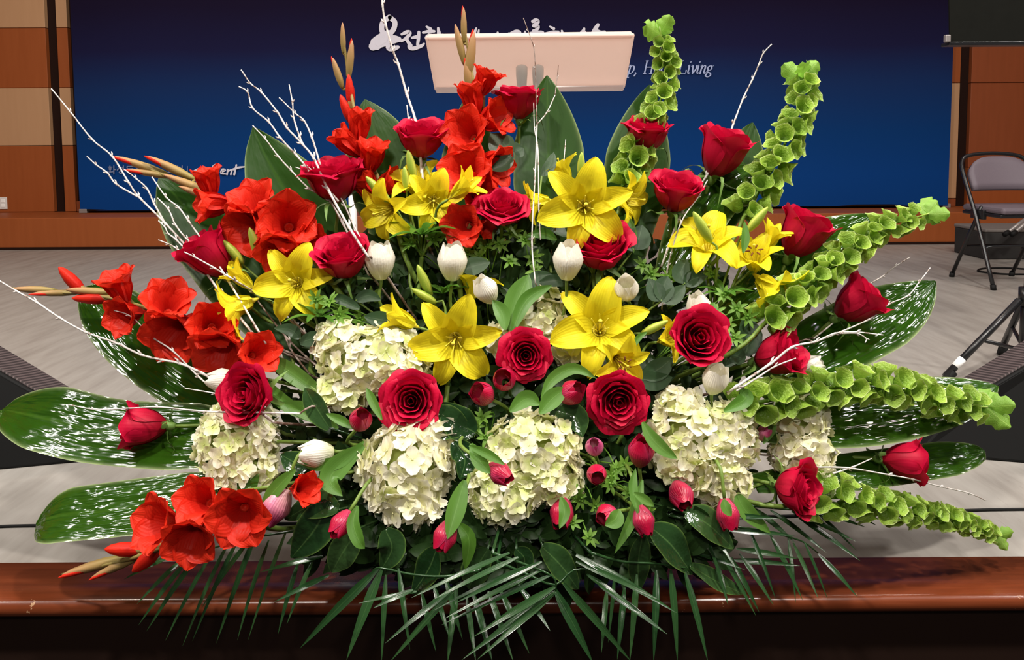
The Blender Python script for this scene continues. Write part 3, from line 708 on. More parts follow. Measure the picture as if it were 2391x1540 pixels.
def lily_bloom(root, px, py, lpx, axis, op=1.0, roll=0.0, dY=0.0, anther=None):
    a = D(*axis); s = lpx * mpp(px, py, dY); c = P(px, py, dY) - a * s * .30
    fm = rel(root, frame(c, a, roll, s))
    g = lathe_geo([(.02, -.16), (.045, -.08), (.06, .0), (.03, .04), (.018, .08), (.018, .80), (.034, .83), (.036, .86), (.01, .87)], 8)
    g2 = lathe_geo([(.03, -.1), (.075, .0), (.10, .10), (.12, .17), (.105, .16), (.05, .0)], 12); g = join(g, g2)
    b = obj('bloom', cached('lily_pistil', lambda: mesh('lily_pistil', g[0], g[1], M['stamen'], g[2])), root, fm)
    op_k = round(op, 1); A = .12 + .20 * op_k; B = .35 + 2.0 * op_k
    for k in range(6):
        inner = k % 2; v_ = (k // 2) % 3
        me = cached(('tepal', op_k, inner, v_), lambda: tepal_mesh('lily_tepal', (.30 if inner else .22) * (.75 + .25 * op_k), A, B * (1.0 + .13 * (v_ - 1)), M['lily'], .022 + .010 * v_, .55 - .15 * op_k, .62, 1.08, sym=.95))
        o = obj('tepal', me, b, Matrix.Rotation(k * math.pi / 3, 4, 'Z') @ Matrix.Translation((0, 0, .012 * inner)))
    if op > .35:
        for k in range(6):
            mm = Matrix.Rotation(k * math.pi / 3 + .26, 4, 'Z')
            obj('stamen', cached('stamen', stamen_mesh), b, mm)
            if anther: obj('anther', cached(('anther', anther), lambda: anther_mesh(anther)), b, mm)
    return c, a
def bud_mesh(key, mat, fat=.16, n=12):
    prof = [(.03, 0), (fat * .7, .10), (fat, .35), (fat * .95, .6), (fat * .6, .86), (fat * .2, .98), (.005, 1.0)]
    vs, fs, uv = lathe_geo(prof, n)
    for i, v in enumerate(vs):
        q = (i % n) / n * 2 * math.pi; f = 1 - .10 * (math.cos(3 * q) < -.6)
        v.x *= f; v.y *= f
    return mesh(key, vs, fs, mat, uv)
def lily_bud(root, px, py, d, lpx, fr, dY=0.0):
    a = D(d[0], d[1], d[2] if len(d) > 2 else .1); s = lpx * mpp(px, py, dY); c = P(px, py, dY) - a * s * .5
    obj('bud', cached('lbud', lambda: bud_mesh('lily_bud', M['lbud'], .15)), root, rel(root, frame(c, a, .4, s)))
    tube('bud_stalk', spline([c + a * .002, c - a * s * .35, Vector(fr)], 6), .0024, M['stem'], root, 6)
def lily(label, base, blooms, buds=(), leaves=(), whorl=None, dY=0.0):
    bp = P(*base[:2], dY + .05)
    root = thing('yellow_lily', label, 'lily', bp, 'yellow lily stems in the arrangement')
    for b in blooms:
        k = dict(b[5]) if len(b) > 5 else {}
        k['dY'] = k.get('dY', 0) + dY
        c, a = lily_bloom(root, b[0], b[1], b[2], b[3], b[4], **k)
        e = c - a * .012
        tube('bloom_stalk', spline([e, e - a * .03, e.lerp(bp, .6) + Vector((0, .01, 0)), bp], 8), .0028, M['stem'], root, 6)
    for b in buds: lily_bud(root, b[0], b[1], b[2], b[3], bp, dY + (b[4] if len(b) > 4 else 0))
    stem_to(root, bp, Vector((0, .3, 1)).normalized(), .0048, M['stem'])
    if whorl:
        px, py, n, L = whorl[:4]; wp = P(px, py, dY + (whorl[4] if len(whorl) > 4 else .0))
        rr = random.Random(int(px))
        for k in range(n):
            q = 2 * math.pi * k / n + rr.uniform(-.25, .25); l = L * rr.uniform(.75, 1.1) * mpp(px, py, dY)
            h = Vector((math.cos(q), math.sin(q) * .8, 0)); z = Vector((0, 0, 1)); up = rr.uniform(-.15, .5)
            blade('leaf', [wp, wp + (h * .5 + z * (.10 + up * .4)) * l, wp + (h + z * up * .7) * l], l * .24, z, M['lleaf'], root, nu=4, nv=8, fold=.35)
    for lf in leaves: leaf_px('leaf', lf[0], lf[1], M['lleaf'], root, dY + (lf[2] if len(lf) > 2 else 0), fold=.3)
    return root

# ---- gladiolus
def glad_bloom(root, px, py, lpx, axis, op, roll=0.0, dY=0.0, fr=None):
    a = D(*axis); lpx = lpx * 1.1; s = lpx * mpp(px, py, dY); c = P(px, py, dY) - a * s * .45
    fm = rel(root, frame(c, a, roll, s)); ok = round(op, 1)
    g = lathe_geo([(.05, -.22), (.07, -.10), (.085, .03), (.10, .10), (.06, .06), (.02, .0)], 10)
    b = obj('bloom', cached('glad_throat', lambda: mesh('gladiolus_throat', g[0], g[1], M['glad'], g[2])), root, fm)
    for k in range(6):
        inner = k % 2; v_ = k // 2
        me = cached(('gpetal', ok, inner, v_), lambda: tepal_mesh('gladiolus_petal', (.47 if inner else .40) * (.55 + .45 * ok), .10 + .28 * ok, .15 + (1.35 + .2 * v_ * .5) * ok, M['glad'], .05 + .012 * v_, .45 - .2 * ok, .62, 1.0, 12, 10, .06, 1.25))
        obj('petal', me, b, Matrix.Rotation(k * math.pi / 3, 4, 'Z'))
    if fr is not None:
        front = a.y < -.62
        n_ = min(fr, key=lambda p: (p - c).length)
        e = c - a * s * .2
        if (n_ - e).length > .004: tube('bloom_stalk', [e, e.lerp(n_, .5), n_], [.0045, .004, .0035], M['gstem'], root, 6)
        if front: return
        bl = blade_geo([n_ - Vector(root.location), n_.lerp(c, .6) - Vector(root.location) + Vector((0, -.006, 0)), c + a * s * .12 - Vector(root.location) + Vector((0, -.008, 0))], s * .22, Vector((0, -1, .2)), -.4, 3, 7)
        obj('bract', mesh('gladiolus_bract', bl[0], bl[1], M['bract'], bl[2]), root)
def glad_bud(root, px, py, d, lpx, red, fr, dY=0.0, fat=.10):
    a = D(d[0], d[1], .08); s = lpx * mpp(px, py, dY); c = P(px, py, dY) - a * s * .5
    m = rel(root, frame(c, a, .3, s))
    if red == 2:
        obj('bud_petal', cached(('gtip', fat), lambda: bud_mesh('gladiolus_bud_petal', M['glad'], fat * .95)), root, m)
        obj('bract', cached(('gbr', fat), lambda: bud_mesh('gladiolus_bud_bract', M['bract'], fat * 1.05)), root, m @ Matrix.Translation((.02, .02, -.12)) @ Matrix.Scale(.62, 4))
    else:
        obj('bud', cached(('gbud', fat), lambda: bud_mesh('gladiolus_bract_bud', M['bract'], fat)), root, m)
        if red: obj('bud_petal', cached(('gtip', fat), lambda: bud_mesh('gladiolus_bud_petal', M['glad'], fat * .95)), root, m @ Matrix.Translation((.02, -.02, .5)) @ Matrix.Scale(.55, 4))
    n_ = min(fr, key=lambda p: (p - c).length)
    if (n_ - c).length > .004: tube('bud_stalk', [c, n_], [.003, .003], M['gstem'], root, 5)
def glad(label, spine, blooms, buds, dY=0.0, foot=None):
    sp = spline([P(q[0], q[1], dY + (q[2] if len(q) > 2 else 0)) for q in spine], 40)
    root = thing('red_gladiolus', label, 'gladiolus', sp[0], 'red gladiolus spikes in the arrangement')
    tube('stem', sp, [.0055 - .0035 * i / 40 for i in range(41)], M['gstem'], root, 7)
    stem_to(root, sp[0], (sp[2] - sp[0]).normalized(), .0055, M['stem'], name='lower_stem', foot=foot)
    for b in blooms: glad_bloom(root, b[0], b[1], b[2], b[3], b[4], b[5] if len(b) > 5 else 0.0, dY - .042 + (b[6] if len(b) > 6 else 0), sp)
    for b in buds: glad_bud(root, b[0], b[1], b[2], b[3], b[4], sp, dY, b[5] if len(b) > 5 else .10)
    return root

# ---- tulip
def tulip_petal(mat, op, k, inner):
    top = .30 + .32 * op; z1 = 1.62 - .12 * inner
    def prof(v):
        r = .66 * math.sin(math.pi * min(1, .07 + .60 * v)) ** .65
        r = r * (1 - max(0, v - .55) / .45) + (top * (1.0 + .05 * k)) * (max(0, v - .55) / .45) if v > .55 else r
        return r * (1 - .07 * inner) + .01, z1 * v - .0
    sh = lambda v: math.sin(math.pi * min(.97, .16 + .72 * v)) ** .6
    return cup('tulip_petal', M[mat], prof, 1.15, sh, .13, 8, 9, .015, k * 2.0, .02)
def tulip(px, py, hpx, axis, op, mat, label, roll=0.0, dY=0.0, leaves=(), foot=None, guard=None):
    a = D(*axis); s = hpx * 1.12 * mpp(px, py, dY) / 1.62; c = P(px, py, dY) - a * s * .8
    col = {'tulip_white': 'white', 'tulip_pink': 'pink', 'tulip_rose': 'pink'}[mat]
    root = thing(col + '_tulip', label, 'tulip', c, col + ' tulips in the arrangement')
    fm = rel(root, frame(c, a, roll, s)); ok = round(op, 1)
    for k in range(6):
        inner = int(k < 3)
        me = cached((mat, ok, k), lambda: tulip_petal(mat, ok, k % 3, inner))
        obj('petal', me, root, fm @ Matrix.Rotation(k * 2 * math.pi / 3 + (0 if inner else math.pi / 3), 4, 'Z'))
    stem_to(root, c + a * s * .04, a, .0032, M['stem'], .07, foot=foot)
    for lf in leaves: leaf_px('leaf', lf[0], lf[1], M['tleaf'], root, dY + (lf[2] if len(lf) > 2 else 0), fold=lf[3] if len(lf) > 3 else .35, nu=4, nv=12)
    return root

# ---- hydrangea
def floret_mesh(v, mat):
    rr = random.Random(v * 7 + 1); gs = []
    for k in range(4):
        q = k * math.pi / 2 + rr.uniform(-.15, .15); tl = rr.uniform(.05, .5); sc_ = rr.uniform(.88, 1.12); ph = rr.uniform(0, 6)
        def fn(u, w, q=q, tl=tl, sc_=sc_, ph=ph):
            l = .08 + w * .92 * sc_; wd = .52 * sc_ * math.sin(math.pi * (.10 + .84 * w) ** .8) ** .55
            z = tl * l * l * .5 + .10 * u * u * w + .07 * math.sin(ph + 4 * u + 3 * w) * w
            x, y = l, u * wd
            return Vector((x * math.cos(q) - y * math.sin(q), x * math.sin(q) + y * math.cos(q), z + .02 * (k % 2)))
        gs.append(grid(4, 4, fn))
    g = lathe_geo([(.02, -.02), (.07, .0), (.08, .05), (.05, .09), (.005, .10)], 6); gs.append((g[0], g[1], [(0, 0, 0)] * len(g[0])))
    j = join(*gs); return mesh('hydrangea_floret', j[0], j[1], M[mat], j[2])
def hydrangea(label, lobes, fl=24, tint=.3, dY=0.0, seed=0):
    rr = random.Random(seed + 31)
    cx = sum(l[0] for l in lobes) / len(lobes); cy = sum(l[1] for l in lobes) / len(lobes)
    c0 = P(cx, cy, dY); root = thing('hydrangea', label, 'hydrangea', c0 + Vector((0, .06, -.05)), 'cream hydrangea heads in the arrangement')
    balls = []
    for (x, y, rx, ry) in lobes:
        m = mpp(x, y, dY); balls.append((P(x, y, dY) + Vector((0, rx * m * .3, 0)), Vector((rx * m, (rx + ry) * .5 * m * .85, ry * m))))
    gs = []
    for c, r in balls:
        g = lathe_geo([(math.sin(math.pi * i / 8) * .72 + .001, -math.cos(math.pi * i / 8) * .72) for i in range(9)], 14)
        gs.append(([Vector((v.x * r.x, v.y * r.y, v.z * r.z)) + c - Vector(root.location) for v in g[0]], g[1], g[2]))
    j = join(*gs); obj('flower_core', mesh('hydrangea_core', j[0], j[1], M['hydcore'], j[2]), root)
    for bi, (c, r) in enumerate(balls):
        fr = fl * mpp(cx, cy, dY); area = 4 * math.pi * ((r.x * r.z) + (r.x * r.y) + (r.y * r.z)) / 3
        n = int(area / (fr * fr * 1.25))
        for i in range(n):
            z = 1 - 2 * (i + .5) / n; a = i * 2.39996 + bi; q = math.sqrt(1 - z * z)
            d = Vector((q * math.cos(a), q * math.sin(a), z)) + Vector((rr.gauss(0, .07), rr.gauss(0, .07), rr.gauss(0, .07)))
            d.normalize()
            if d.y > .55: continue
            k_ = rr.uniform(.86, 1.04)
            p = c + Vector((d.x * r.x, d.y * r.y, d.z * r.z)) * k_
            if any(b is not bi and sum(((p - cc)[i_] / rr_[i_]) ** 2 for i_ in range(3)) < .62 for b, (cc, rr_) in enumerate(balls) if b != bi): continue
            nrm = Vector((d.x / r.x, d.y / r.y, d.z / r.z)).normalized() + Vector((rr.gauss(0, .28), rr.gauss(0, .28), rr.gauss(0, .28)))
            mt = 'hyd1' if rr.random() < tint else 'hyd0'; v_ = rr.randrange(5)
            obj('floret', cached(('flo', v_, mt), lambda: floret_mesh(v_, mt)), root, rel(root, frame(p, nrm, rr.uniform(0, 6), fr * rr.uniform(.8, 1.15))))
    stem_to(root, c0 + Vector((0, .06, -.05)), Vector((0, -.4, .9)).normalized(), .005, M['stem'], .04)
    return root

# ---- bells of Ireland
def bell_mesh(v):
    rr = random.Random(v + 3); ph = rr.uniform(0, 6); n = 15
    prof = [(.06, 0), (.26, .06), (.42, .28), (.54, .66), (.72, 1.05), (.90, 1.22)]
    vs, fs, uv = [], [], []
    for i, (r, z) in enumerate(prof):
        for j in range(n):
            q = 2 * math.pi * j / n; f = (i / 5) ** 2
            rr_ = r * (1 + .05 * f * math.cos(5 * q + ph) + .05 * f * math.sin(2 * q + ph)); zz = z + .06 * f * math.cos(5 * q + ph + .6) + .22 * f * math.cos(q)
            vs.append(Vector((rr_ * math.cos(q), rr_ * math.sin(q), zz))); uv.append((math.sin(q * 2.5), i / 5, 0))
    for i in range(5):
        for j in range(n): fs.append((i * n + j, i * n + (j + 1) % n, (i + 1) * n + (j + 1) % n, (i + 1) * n + j))
    return mesh('bell_calyx', vs, fs, M['bell'], uv)
def tipleaf_mesh(v):
    rr = random.Random(v)
    def fn(u, w):
        wd = .42 * math.sin(math.pi * (.06 + .88 * w) ** .9) ** .7 * (1 + .16 * math.cos(w * 16)); return Vector((w, u * wd, .25 * w * w * (1 if v % 2 else -.4) + .18 * u * u))
    g = grid(6, 12, fn); return mesh('bell_leaf', g[0], g[1], M['belltip'], g[2])
def bells(label, spine, size0, size1, dY=0.0, tip=5, gap=.72, seed=0, tipsize=44):
    rr = random.Random(seed); sp = spline([P(x, y, dY) for x, y in spine], 80)
    root = thing('bells_of_ireland', label, 'bells of ireland', sp[0], 'bells of ireland spikes in the arrangement')
    tube('stem', sp[::4], [.0042 - .0024 * i / 20 for i in range(21)], M['bell'], root, 6)
    stem_to(root, sp[0], (sp[4] - sp[0]).normalized(), .0042, M['stem'], name='lower_stem')
    tot = sum((sp[i + 1] - sp[i]).length for i in range(80)); m = mpp(*spine[len(spine) // 2], dY)
    pos = 0.0; acc = 0.0; i = 0; wh = 0
    while i < 80:
        f = acc / tot
        if acc >= pos and f < .93:
            s = (size0 + (size1 - size0) * f) * m; t_ = (sp[i + 1] - sp[i]).normalized(); b = t_.orthogonal().normalized(); c = t_.cross(b)
            n = 3
            for k in range(n):
                q = 2 * math.pi * k / n + wh * .8 + rr.uniform(-.25, .25); o_ = b * math.cos(q) + c * math.sin(q)
                ax = (o_ + t_ * rr.uniform(.1, .6) + Vector((0, -.5, .1))).normalized(); sz = s * rr.uniform(.85, 1.12)
                v_ = rr.randrange(4)
                obj('bell', cached(('bell', v_), lambda: bell_mesh(v_)), root, rel(root, frame(sp[i] + o_ * s * .22, ax, rr.uniform(0, 6), sz * .54)))
            pos += s * gap * .82; wh += 1
        acc += (sp[i + 1] - sp[i]).length; i += 1
    t_ = (sp[-1] - sp[-5]).normalized(); b = t_.orthogonal().normalized(); c = t_.cross(b)
    for k in range(tip):
        q = 2 * math.pi * k / tip + rr.uniform(-.3, .3); o_ = b * math.cos(q) + c * math.sin(q)
        d = (t_ * rr.uniform(.4, 1.1) + o_ * .8).normalized(); s = tipsize * m * rr.uniform(.7, 1.1)
        y = d.cross(Vector((0, -1, .2))).normalized(); z = d.cross(y)
        mm = (Matrix((d, y, z)).transposed() @ Matrix.Scale(s, 3)).to_4x4(); mm.translation = sp[-1] - t_ * s * .35
        v_ = k % 3; obj('leaf', cached(('tipleaf', v_), lambda: tipleaf_mesh(v_)), root, rel(root, mm))
    return root

# ------------------------------------------------------------------ container
pt = thing('flower_container', 'black bowl of green florist foam hidden under the flower arrangement', 'container', (0, 1.60, 0))
g = lathe_geo([(.10, 0), (.125, .01), (.145, .12), (.150, .155), (.140, .155), (.13, .05), (.05, .04)], 32)
obj('bowl', mesh('bowl', g[0], g[1], M['pot'], g[2]), pt)
g = lathe_geo([(.128, .06), (.136, .14), (.125, .235), (.09, .262), (.02, .27)], 24)
obj('foam', mesh('foam', g[0], g[1], M['moss'], g[2]), pt)

# ------------------------------------------------------------------ large aspidistra leaves
ASP_PROF = lambda v: (math.sin(math.pi * min(1, .10 + .90 * v) ** 1.1) ** .62) if v < .985 else .04
BLUNT = lambda v: min(1, v * 2.6 + .3) ** .6 * (1 - max(0, v - .72) / .28) ** .45 if v < .99 else .05
TIP = lambda v: (lambda x: (.55 * x ** .7 + .45 * (1 - (1 - x) ** 2)))(min(1, (1 - v) / .42)) * min(1, .5 + v * 1.5) if v < .995 else .02
LIN = lambda v: min(1, (1 - v) / .62) ** .88 * min(1, .5 + v * 1.5) if v < .995 else .02
POINT = lambda v: min(1, .35 + v * 2.0) ** .7 * (1 - max(0, v - .25) / .75) ** .72 if v < .99 else .03
def asp(label, pts, wpx, dY=0.0, nrm=(0, -1, .15), prof=ASP_PROF, fold=.12, wave=.012, curl=0.0):
    w_ = [P(p[0], p[1], dY + (p[2] if len(p) > 2 else 0)) for p in pts]
    root = thing('aspidistra_leaf', label, 'leaf', w_[0], 'broad aspidistra leaves fanned around the flowers')
    k = len(pts) // 2; wd = wpx * mpp(pts[k][0], pts[k][1], dY)
    g = blade_geo([p - w_[0] for p in w_], wd, Vector(nrm).normalized(), fold, 10, 34, prof, wave, len(label), curl)
    obj('blade', mesh('aspidistra_blade', g[0], g[1], M['aspup' if 'upright' in label or 'tall' in label else 'asp'], g[2]), root)
    t_ = (w_[0] - w_[1]).normalized()
    f = FOAM + Vector((w_[0].x * .1, .02, 0)); d = (f - w_[0]).length
    tube('petiole', spline([w_[0] - t_ * .02, w_[0] + t_ * min(.08, d * .3), f], 8), .0036, M['stem'], root, 6)
    return root
UP = (0, -.62, .78)
asp('broad leaf with bright wrinkled shine lying lowest, its tip folded under, by the gladiolus tips', [(600, 1140), (440, 1165), (260, 1190, -.025), (130, 1205, -.05), (84, 1225, -.04)], 138, -.02, (-.12, -.645, .755), BLUNT, .05, .02)
asp('broad shiny leaf crossing the monitor wedge behind the single sideways rose bud', [(640, 1030), (450, 1025), (250, 1010), (100, 975), (6, 955, .03)], 168, .04, (-.05, -.66, .75), BLUNT, .16, .02)
asp('broad dark leaf behind the pair of low gladiolus spikes over bare floor', [(640, 985), (480, 905), (340, 800), (250, 720), (190, 676)], 165, .10, (.25, -1, .42), ASP_PROF, .12)
asp('tall leaf with pale twigs across it, its tip on the small banner lettering', [(690, 840), (590, 700), (490, 570), (420, 470), (371, 414)], 150, .10, (.3, -1, .30), TIP, .10)
asp('widest upright leaf beside the brush logo on the banner, its sharp tip under a twig', [(800, 720), (735, 570), (668, 450), (618, 360), (591, 296)], 225, .14, (.1, -1, .1), LIN, .10)
asp('upright dark leaf behind the tall gladiolus and the rose under a long twig', [(960, 640), (925, 500), (900, 400), (875, 310), (852, 232)], 172, .08, (.1, -1, .1), TIP, .10)
asp('upright dark leaf half hidden by the gladiolus before the lectern plate', [(1095, 660), (1092, 520), (1095, 400), (1098, 310), (1102, 205)], 128, .09, (0, -1, .05), TIP, .14)
asp('tallest dark leaf, tip touching the lectern plate beside the highest rose', [(1285, 640), (1282, 480), (1281, 380), (1279, 280), (1278, 176)], 165, .08, (.06, -1, .0), TIP, .10)
asp('upright dark leaf behind the rose below the Holy lettering', [(1450, 650), (1470, 500), (1485, 400), (1500, 300), (1517, 198)], 150, .09, (-.1, -1, .1), TIP, .12)
asp('upright dark leaf behind the pair of roses near the bare twig tip', [(1630, 600), (1680, 490), (1715, 410), (1738, 350), (1757, 286)], 118, .10, (-.2, -1, .1), TIP, .12)
asp('glossy leaf with strong white shine beside the curved bells spike', [(1560, 640), (1615, 540), (1670, 460), (1720, 415), (1768, 392, .03)], 128, .07, (-.35, -1, .62), BLUNT, .14, .02)
asp('broad leaf under the bells spike that reaches towards the folding chair', [(1690, 760), (1800, 660), (1890, 600), (1970, 550), (2040, 500)], 150, .06, (-.25, -.95, .50), TIP, .16)
asp('long shiny leaf with pale rim over open floor, behind the sideways rose', [(1760, 905), (1890, 835), (2010, 770), (2110, 710), (2184, 656)], 172, .05, (-.15, -.7, .78), TIP, .14, .015)
asp('broad leaf under the long horizontal bells spike by the monitor wedge', [(1740, 1000), (1900, 985), (2060, 965), (2210, 935), (2330, 900)], 165, .04, (.0, -.62, .80), ASP_PROF, .10, .02)
asp('small shiny leaf with yellow tip behind the sideways rose bud on the chair side', [(1760, 1130), (1940, 1110), (2090, 1090), (2220, 1070), (2300, 1054)], 92, .04, (.0, -.66, .76), BLUNT, .14, .02)

# ------------------------------------------------------------------ white birch twigs
def twig(label, limbs, dY=0.0, foot=True, brown=0):
    root = None
    for i, (pts, r0, r1) in enumerate(limbs):
        w_ = [P(p[0], p[1], dY + (p[2] if len(p) > 2 else 0)) for p in pts]      # base first, tip last
        if root is None:
            root = thing('birch_twig', label, 'twig', w_[0], 'white painted birch twigs')
        rr = random.Random(int(pts[0][0] + pts[-1][1])); sp = spline(w_, 7 * (len(w_) - 1)); n = len(sp)
        rad = [(r0 + (r1 - r0) * k / (n - 1)) * (1 + (.35 if k % 7 == 0 and 0 < k < n - 1 else 0) + rr.uniform(-.08, .08)) for k in range(n)]
        tube('branch', sp, rad, M['bark'] if brown and i >= brown else M['twig'], root, 7)
        for k in range(7, n - 3, 7):
            q = sp[k]; t_ = (sp[k + 1] - sp[k - 1]).normalized(); s_ = t_.cross(Vector((0, -1, 0))).normalized() * (1 if (k // 7) % 2 else -1)
            tube('bud_scale', [q, q + (t_ + s_ * .8) * rad[k] * 2.2, q + (t_ * 1.6 + s_ * .9) * rad[k] * 2.6], [rad[k] * .8, rad[k] * .7, rad[k] * .2], M['twig'], root, 5)
        if i == 0 and foot:
            t_ = (w_[0] - w_[1]).normalized(); f = FOAM + Vector((w_[0].x * .15, .03, 0))
            tube('branch', spline([w_[0], w_[0] + t_ * .035 + Vector((0, .04, 0)), w_[0].lerp(f, .6) + Vector((0, .04, 0)), f], 8), r0, M['bark'], root, 6)
    return root
a_, b_2 = .0026, .0013
twig('longest white twig of the bunch reaching up to the dark wall post', [
    ([(600, 790), (520, 690), (470, 620), (440, 580), (385, 520), (325, 460), (300, 425), (262, 365), (215, 325), (165, 262), (120, 207)], a_, b_2),
    ([(323, 460), (272, 430), (250, 403), (225, 385), (203, 365)], .002, .0012), ([(385, 520), (360, 475), (343, 440), (318, 417), (290, 395)], .002, .0012)], .0)
twig('white twig rising beside the tan gladiolus buds above the banner logo', [
    ([(620, 800), (530, 650), (475, 565), (440, 515), (418, 485), (388, 460), (355, 413)], .0022, .0013),
    ([(470, 590), (438, 560), (410, 525), (394, 490), (368, 462)], .002, .0012), ([(450, 600), (412, 560), (393, 545), (385, 530), (370, 515)], .0018, .0011),
    ([(440, 605), (415, 582), (395, 570), (370, 560)], .0018, .0011)], -.01)
twig('white twig with the uppermost tip of the trio against the dark banner', [
    ([(860, 600), (815, 530), (765, 440), (733, 370), (705, 335), (670, 298), (648, 262), (610, 215), (585, 195), (563, 163)], a_, b_2),
    ([(712, 345), (700, 320), (686, 275), (683, 240), (675, 197)], .002, .0011)], -.06)
twig('white twig of the trio with a kinked tip nearest the banner side', [
    ([(790, 470), (735, 405), (715, 388), (690, 360), (655, 322), (628, 285), (590, 252), (578, 215), (558, 202)], .0024, .0013),
    ([(748, 385), (728, 320), (710, 282), (690, 265), (652, 228)], .002, .0012)], -.03, foot=False)
twig('white twig running down the face of the widest upright leaf', [
    ([(860, 640), (800, 520), (770, 468), (760, 460), (722, 440), (680, 398), (650, 365), (620, 325), (590, 293)], .0022, .0012),
    ([(755, 405), (725, 402), (690, 390)], .0016, .001), ([(850, 570), (828, 530), (805, 480), (790, 455), (762, 430)], .0018, .0014)], .0)
twig('tall straight white twig running up across the first brush letter of the banner', [
    ([(1000, 560), (985, 400), (972, 290), (950, 220), (930, 150), (918, 120), (900, 55), (893, 10), (888, -60)], .0031, .0018),
    ([(962, 330), (954, 280), (950, 245)], .0016, .0012)], .03)
twig('dark tipped twig standing before the lectern posts', [
    ([(1250, 660), (1242, 560), (1250, 400), (1254, 290)], .0016, .0013), ([(1254, 290), (1277, 262), (1296, 222)], .0013, .0011), ([(1262, 560), (1258, 480), (1256, 350), (1248, 300), (1246, 240)], .0012, .0009),
    ([(1254, 290), (1252, 230), (1250, 160), (1246, 110), (1233, 72), (1222, 42)], .0012, .0008), ([(1296, 222), (1301, 180), (1304, 152)], .001, .0007)], -.03, brown=3)
twig('short dark twig tip crossing the tallest leaf above the big lily', [([(1300, 520), (1308, 440), (1316, 380), (1321, 326)], .0014, .0009)], .02)
twig('lone white twig standing clear of the banner behind the pair of roses', [
    ([(1545, 620), (1590, 500), (1650, 410), (1700, 320), (1712, 290), (1735, 230), (1757, 185), (1772, 150), (1782, 125), (1802, 103)], .0024, .0012)], .04)
twig('pale twig passing between the rose and the glossy leaf down to the lily buds', [([(1545, 720, .08), (1560, 620, .05), (1590, 520), (1630, 460), (1652, 420)], .0015, .0011)], -.03)
twig('longest low white twig arching in over the stage floor', [
    ([(640, 985), (520, 900), (470, 870), (420, 848), (380, 840), (330, 828), (270, 800), (200, 775), (140, 742), (85, 705), (40, 680), (-10, 650)], .0026, .0016),
    ([(600, 980), (520, 925), (465, 880), (405, 820), (360, 790), (335, 765), (300, 735), (255, 722)], .0019, .001)], -.02)
twig('thin white twig lying along the leaf above the sideways rose bud', [([(700, 965), (575, 962), (480, 960), (370, 950), (300, 953), (220, 955), (160, 944)], .0019, .0011), ([(620, 950), (560, 935), (500, 918), (432, 906)], .0016, .001)], -.05)
twig('thin twigs crossing the rose beside the lily buds', [([(720, 790, .16), (650, 720, .15), (595, 682, .09), (550, 655), (500, 625), (455, 600), (430, 588)], .0022, .0013)], -.07)
for i, (l_, x0, y0, x1, y1) in enumerate((('bare twig stem slanting under the lily stem, uppermost of five', 640, 690, 800, 850), ('bare twig stem slanting behind the hydrangea, second of five', 600, 700, 770, 880), ('bare twig stem behind the tulip leaves, third of five', 590, 760, 745, 900),
        ('bare twig stem at the hydrangea edge, fourth of five', 650, 740, 720, 870), ('bare twig stem nearest the gladiolus end, fifth of five', 560, 700, 700, 880))):
    twig(l_, [([(x1, y1), ((x0 + x1) / 2 - 8, (y0 + y1) / 2 + 6), (x0, y0)], .0019, .0016)], .03, brown=-1)
twig('thin twig over open floor behind the sideways rose', [([(1900, 790), (1960, 740), (2020, 672), (2060, 645), (2090, 622), (2125, 600)], .0017, .001)], .03)
twig('thin twig over the shiny leaf with the pale rim', [([(1900, 800), (2030, 745), (2075, 710), (2120, 690), (2145, 660), (2172, 625)], .0017, .001)], -.03)
twig('forked pale twig crossing the face of a drooping rose', [
    ([(1700, 918, .04), (1720, 902), (1800, 848), (1850, 810), (1905, 797), (1950, 778), (2000, 775), (2062, 782)], .0027, .0013),
    ([(1720, 912), (1770, 880), (1810, 855), (1858, 836)], .002, .0012), ([(1960, 778), (2000, 778), (2022, 790), (2020, 800)], .0016, .001)], -.08)
twig('low thin twig reaching over the floor under the sideways rose bud', [
    ([(1900, 1090), (1980, 1092), (2075, 1108), (2130, 1118), (2195, 1135), (2260, 1150), (2302, 1168)], .0017, .0009), ([(1945, 1105), (1990, 1090), (2035, 1070)], .0016, .001)], -.03)

# ------------------------------------------------------------------ gladioli
glad('red gladiolus with a tall budded tip before the banner, its stem behind a rose', [(925, 530), (893, 440), (852, 345), (828, 260), (813, 170), (804, 105), (800, 62)],
     [(868, 365, 78, (.18, 1, .3), .4), (815, 335, 80, (-.75, .8, .25), .2), (840, 298, 82, (.12, 1, .2), .25), (860, 435, 85, (-.3, .5, .2), .3, 0, .03), (905, 430, 70, (.6, .3, .2), .4, 0, .03)],
     [(808, 255, (-.35, 1), 72, 2, .16), (818, 215, (-.06, 1), 82, 2, .14), (789, 172, (-.3, 1), 76, 1, .11), (818, 140, (.14, 1), 90, 1, .10), (801, 90, (0, 1), 72, 0, .09)], .05)
glad('red gladiolus with open florets standing before the lectern plate', [(1085, 580), (1096, 450), (1108, 330), (1112, 240), (1100, 160), (1090, 100), (1080, 34)],
     [(1085, 525, 76, (-.25, .1, .9), .7), (1125, 530, 50, (.7, -.1, .6), .4), (1090, 400, 92, (-.15, .35, .8), .7), (1150, 385, 82, (.8, -.1, .5), .6), (1092, 310, 88, (-.35, .35, .85), .7, .3), (1150, 278, 76, (.75, .35, .5), .6, .2), (1104, 232, 82, (-.18, 1, .2), .3), (1135, 190, 66, (.35, 1, .1), .5), (1115, 450, 80, (.1, .2, .6), .5, 0, .03)],
     [(1093, 178, (-.12, 1), 78, 1, .13), (1098, 135, (.16, 1), 120, 1, .10), (1074, 105, (-.22, 1), 96, 0, .09), (1083, 60, (0, 1), 82, 1, .09), (1124, 255, (.12, 1), 100, 0, .09)], .04)
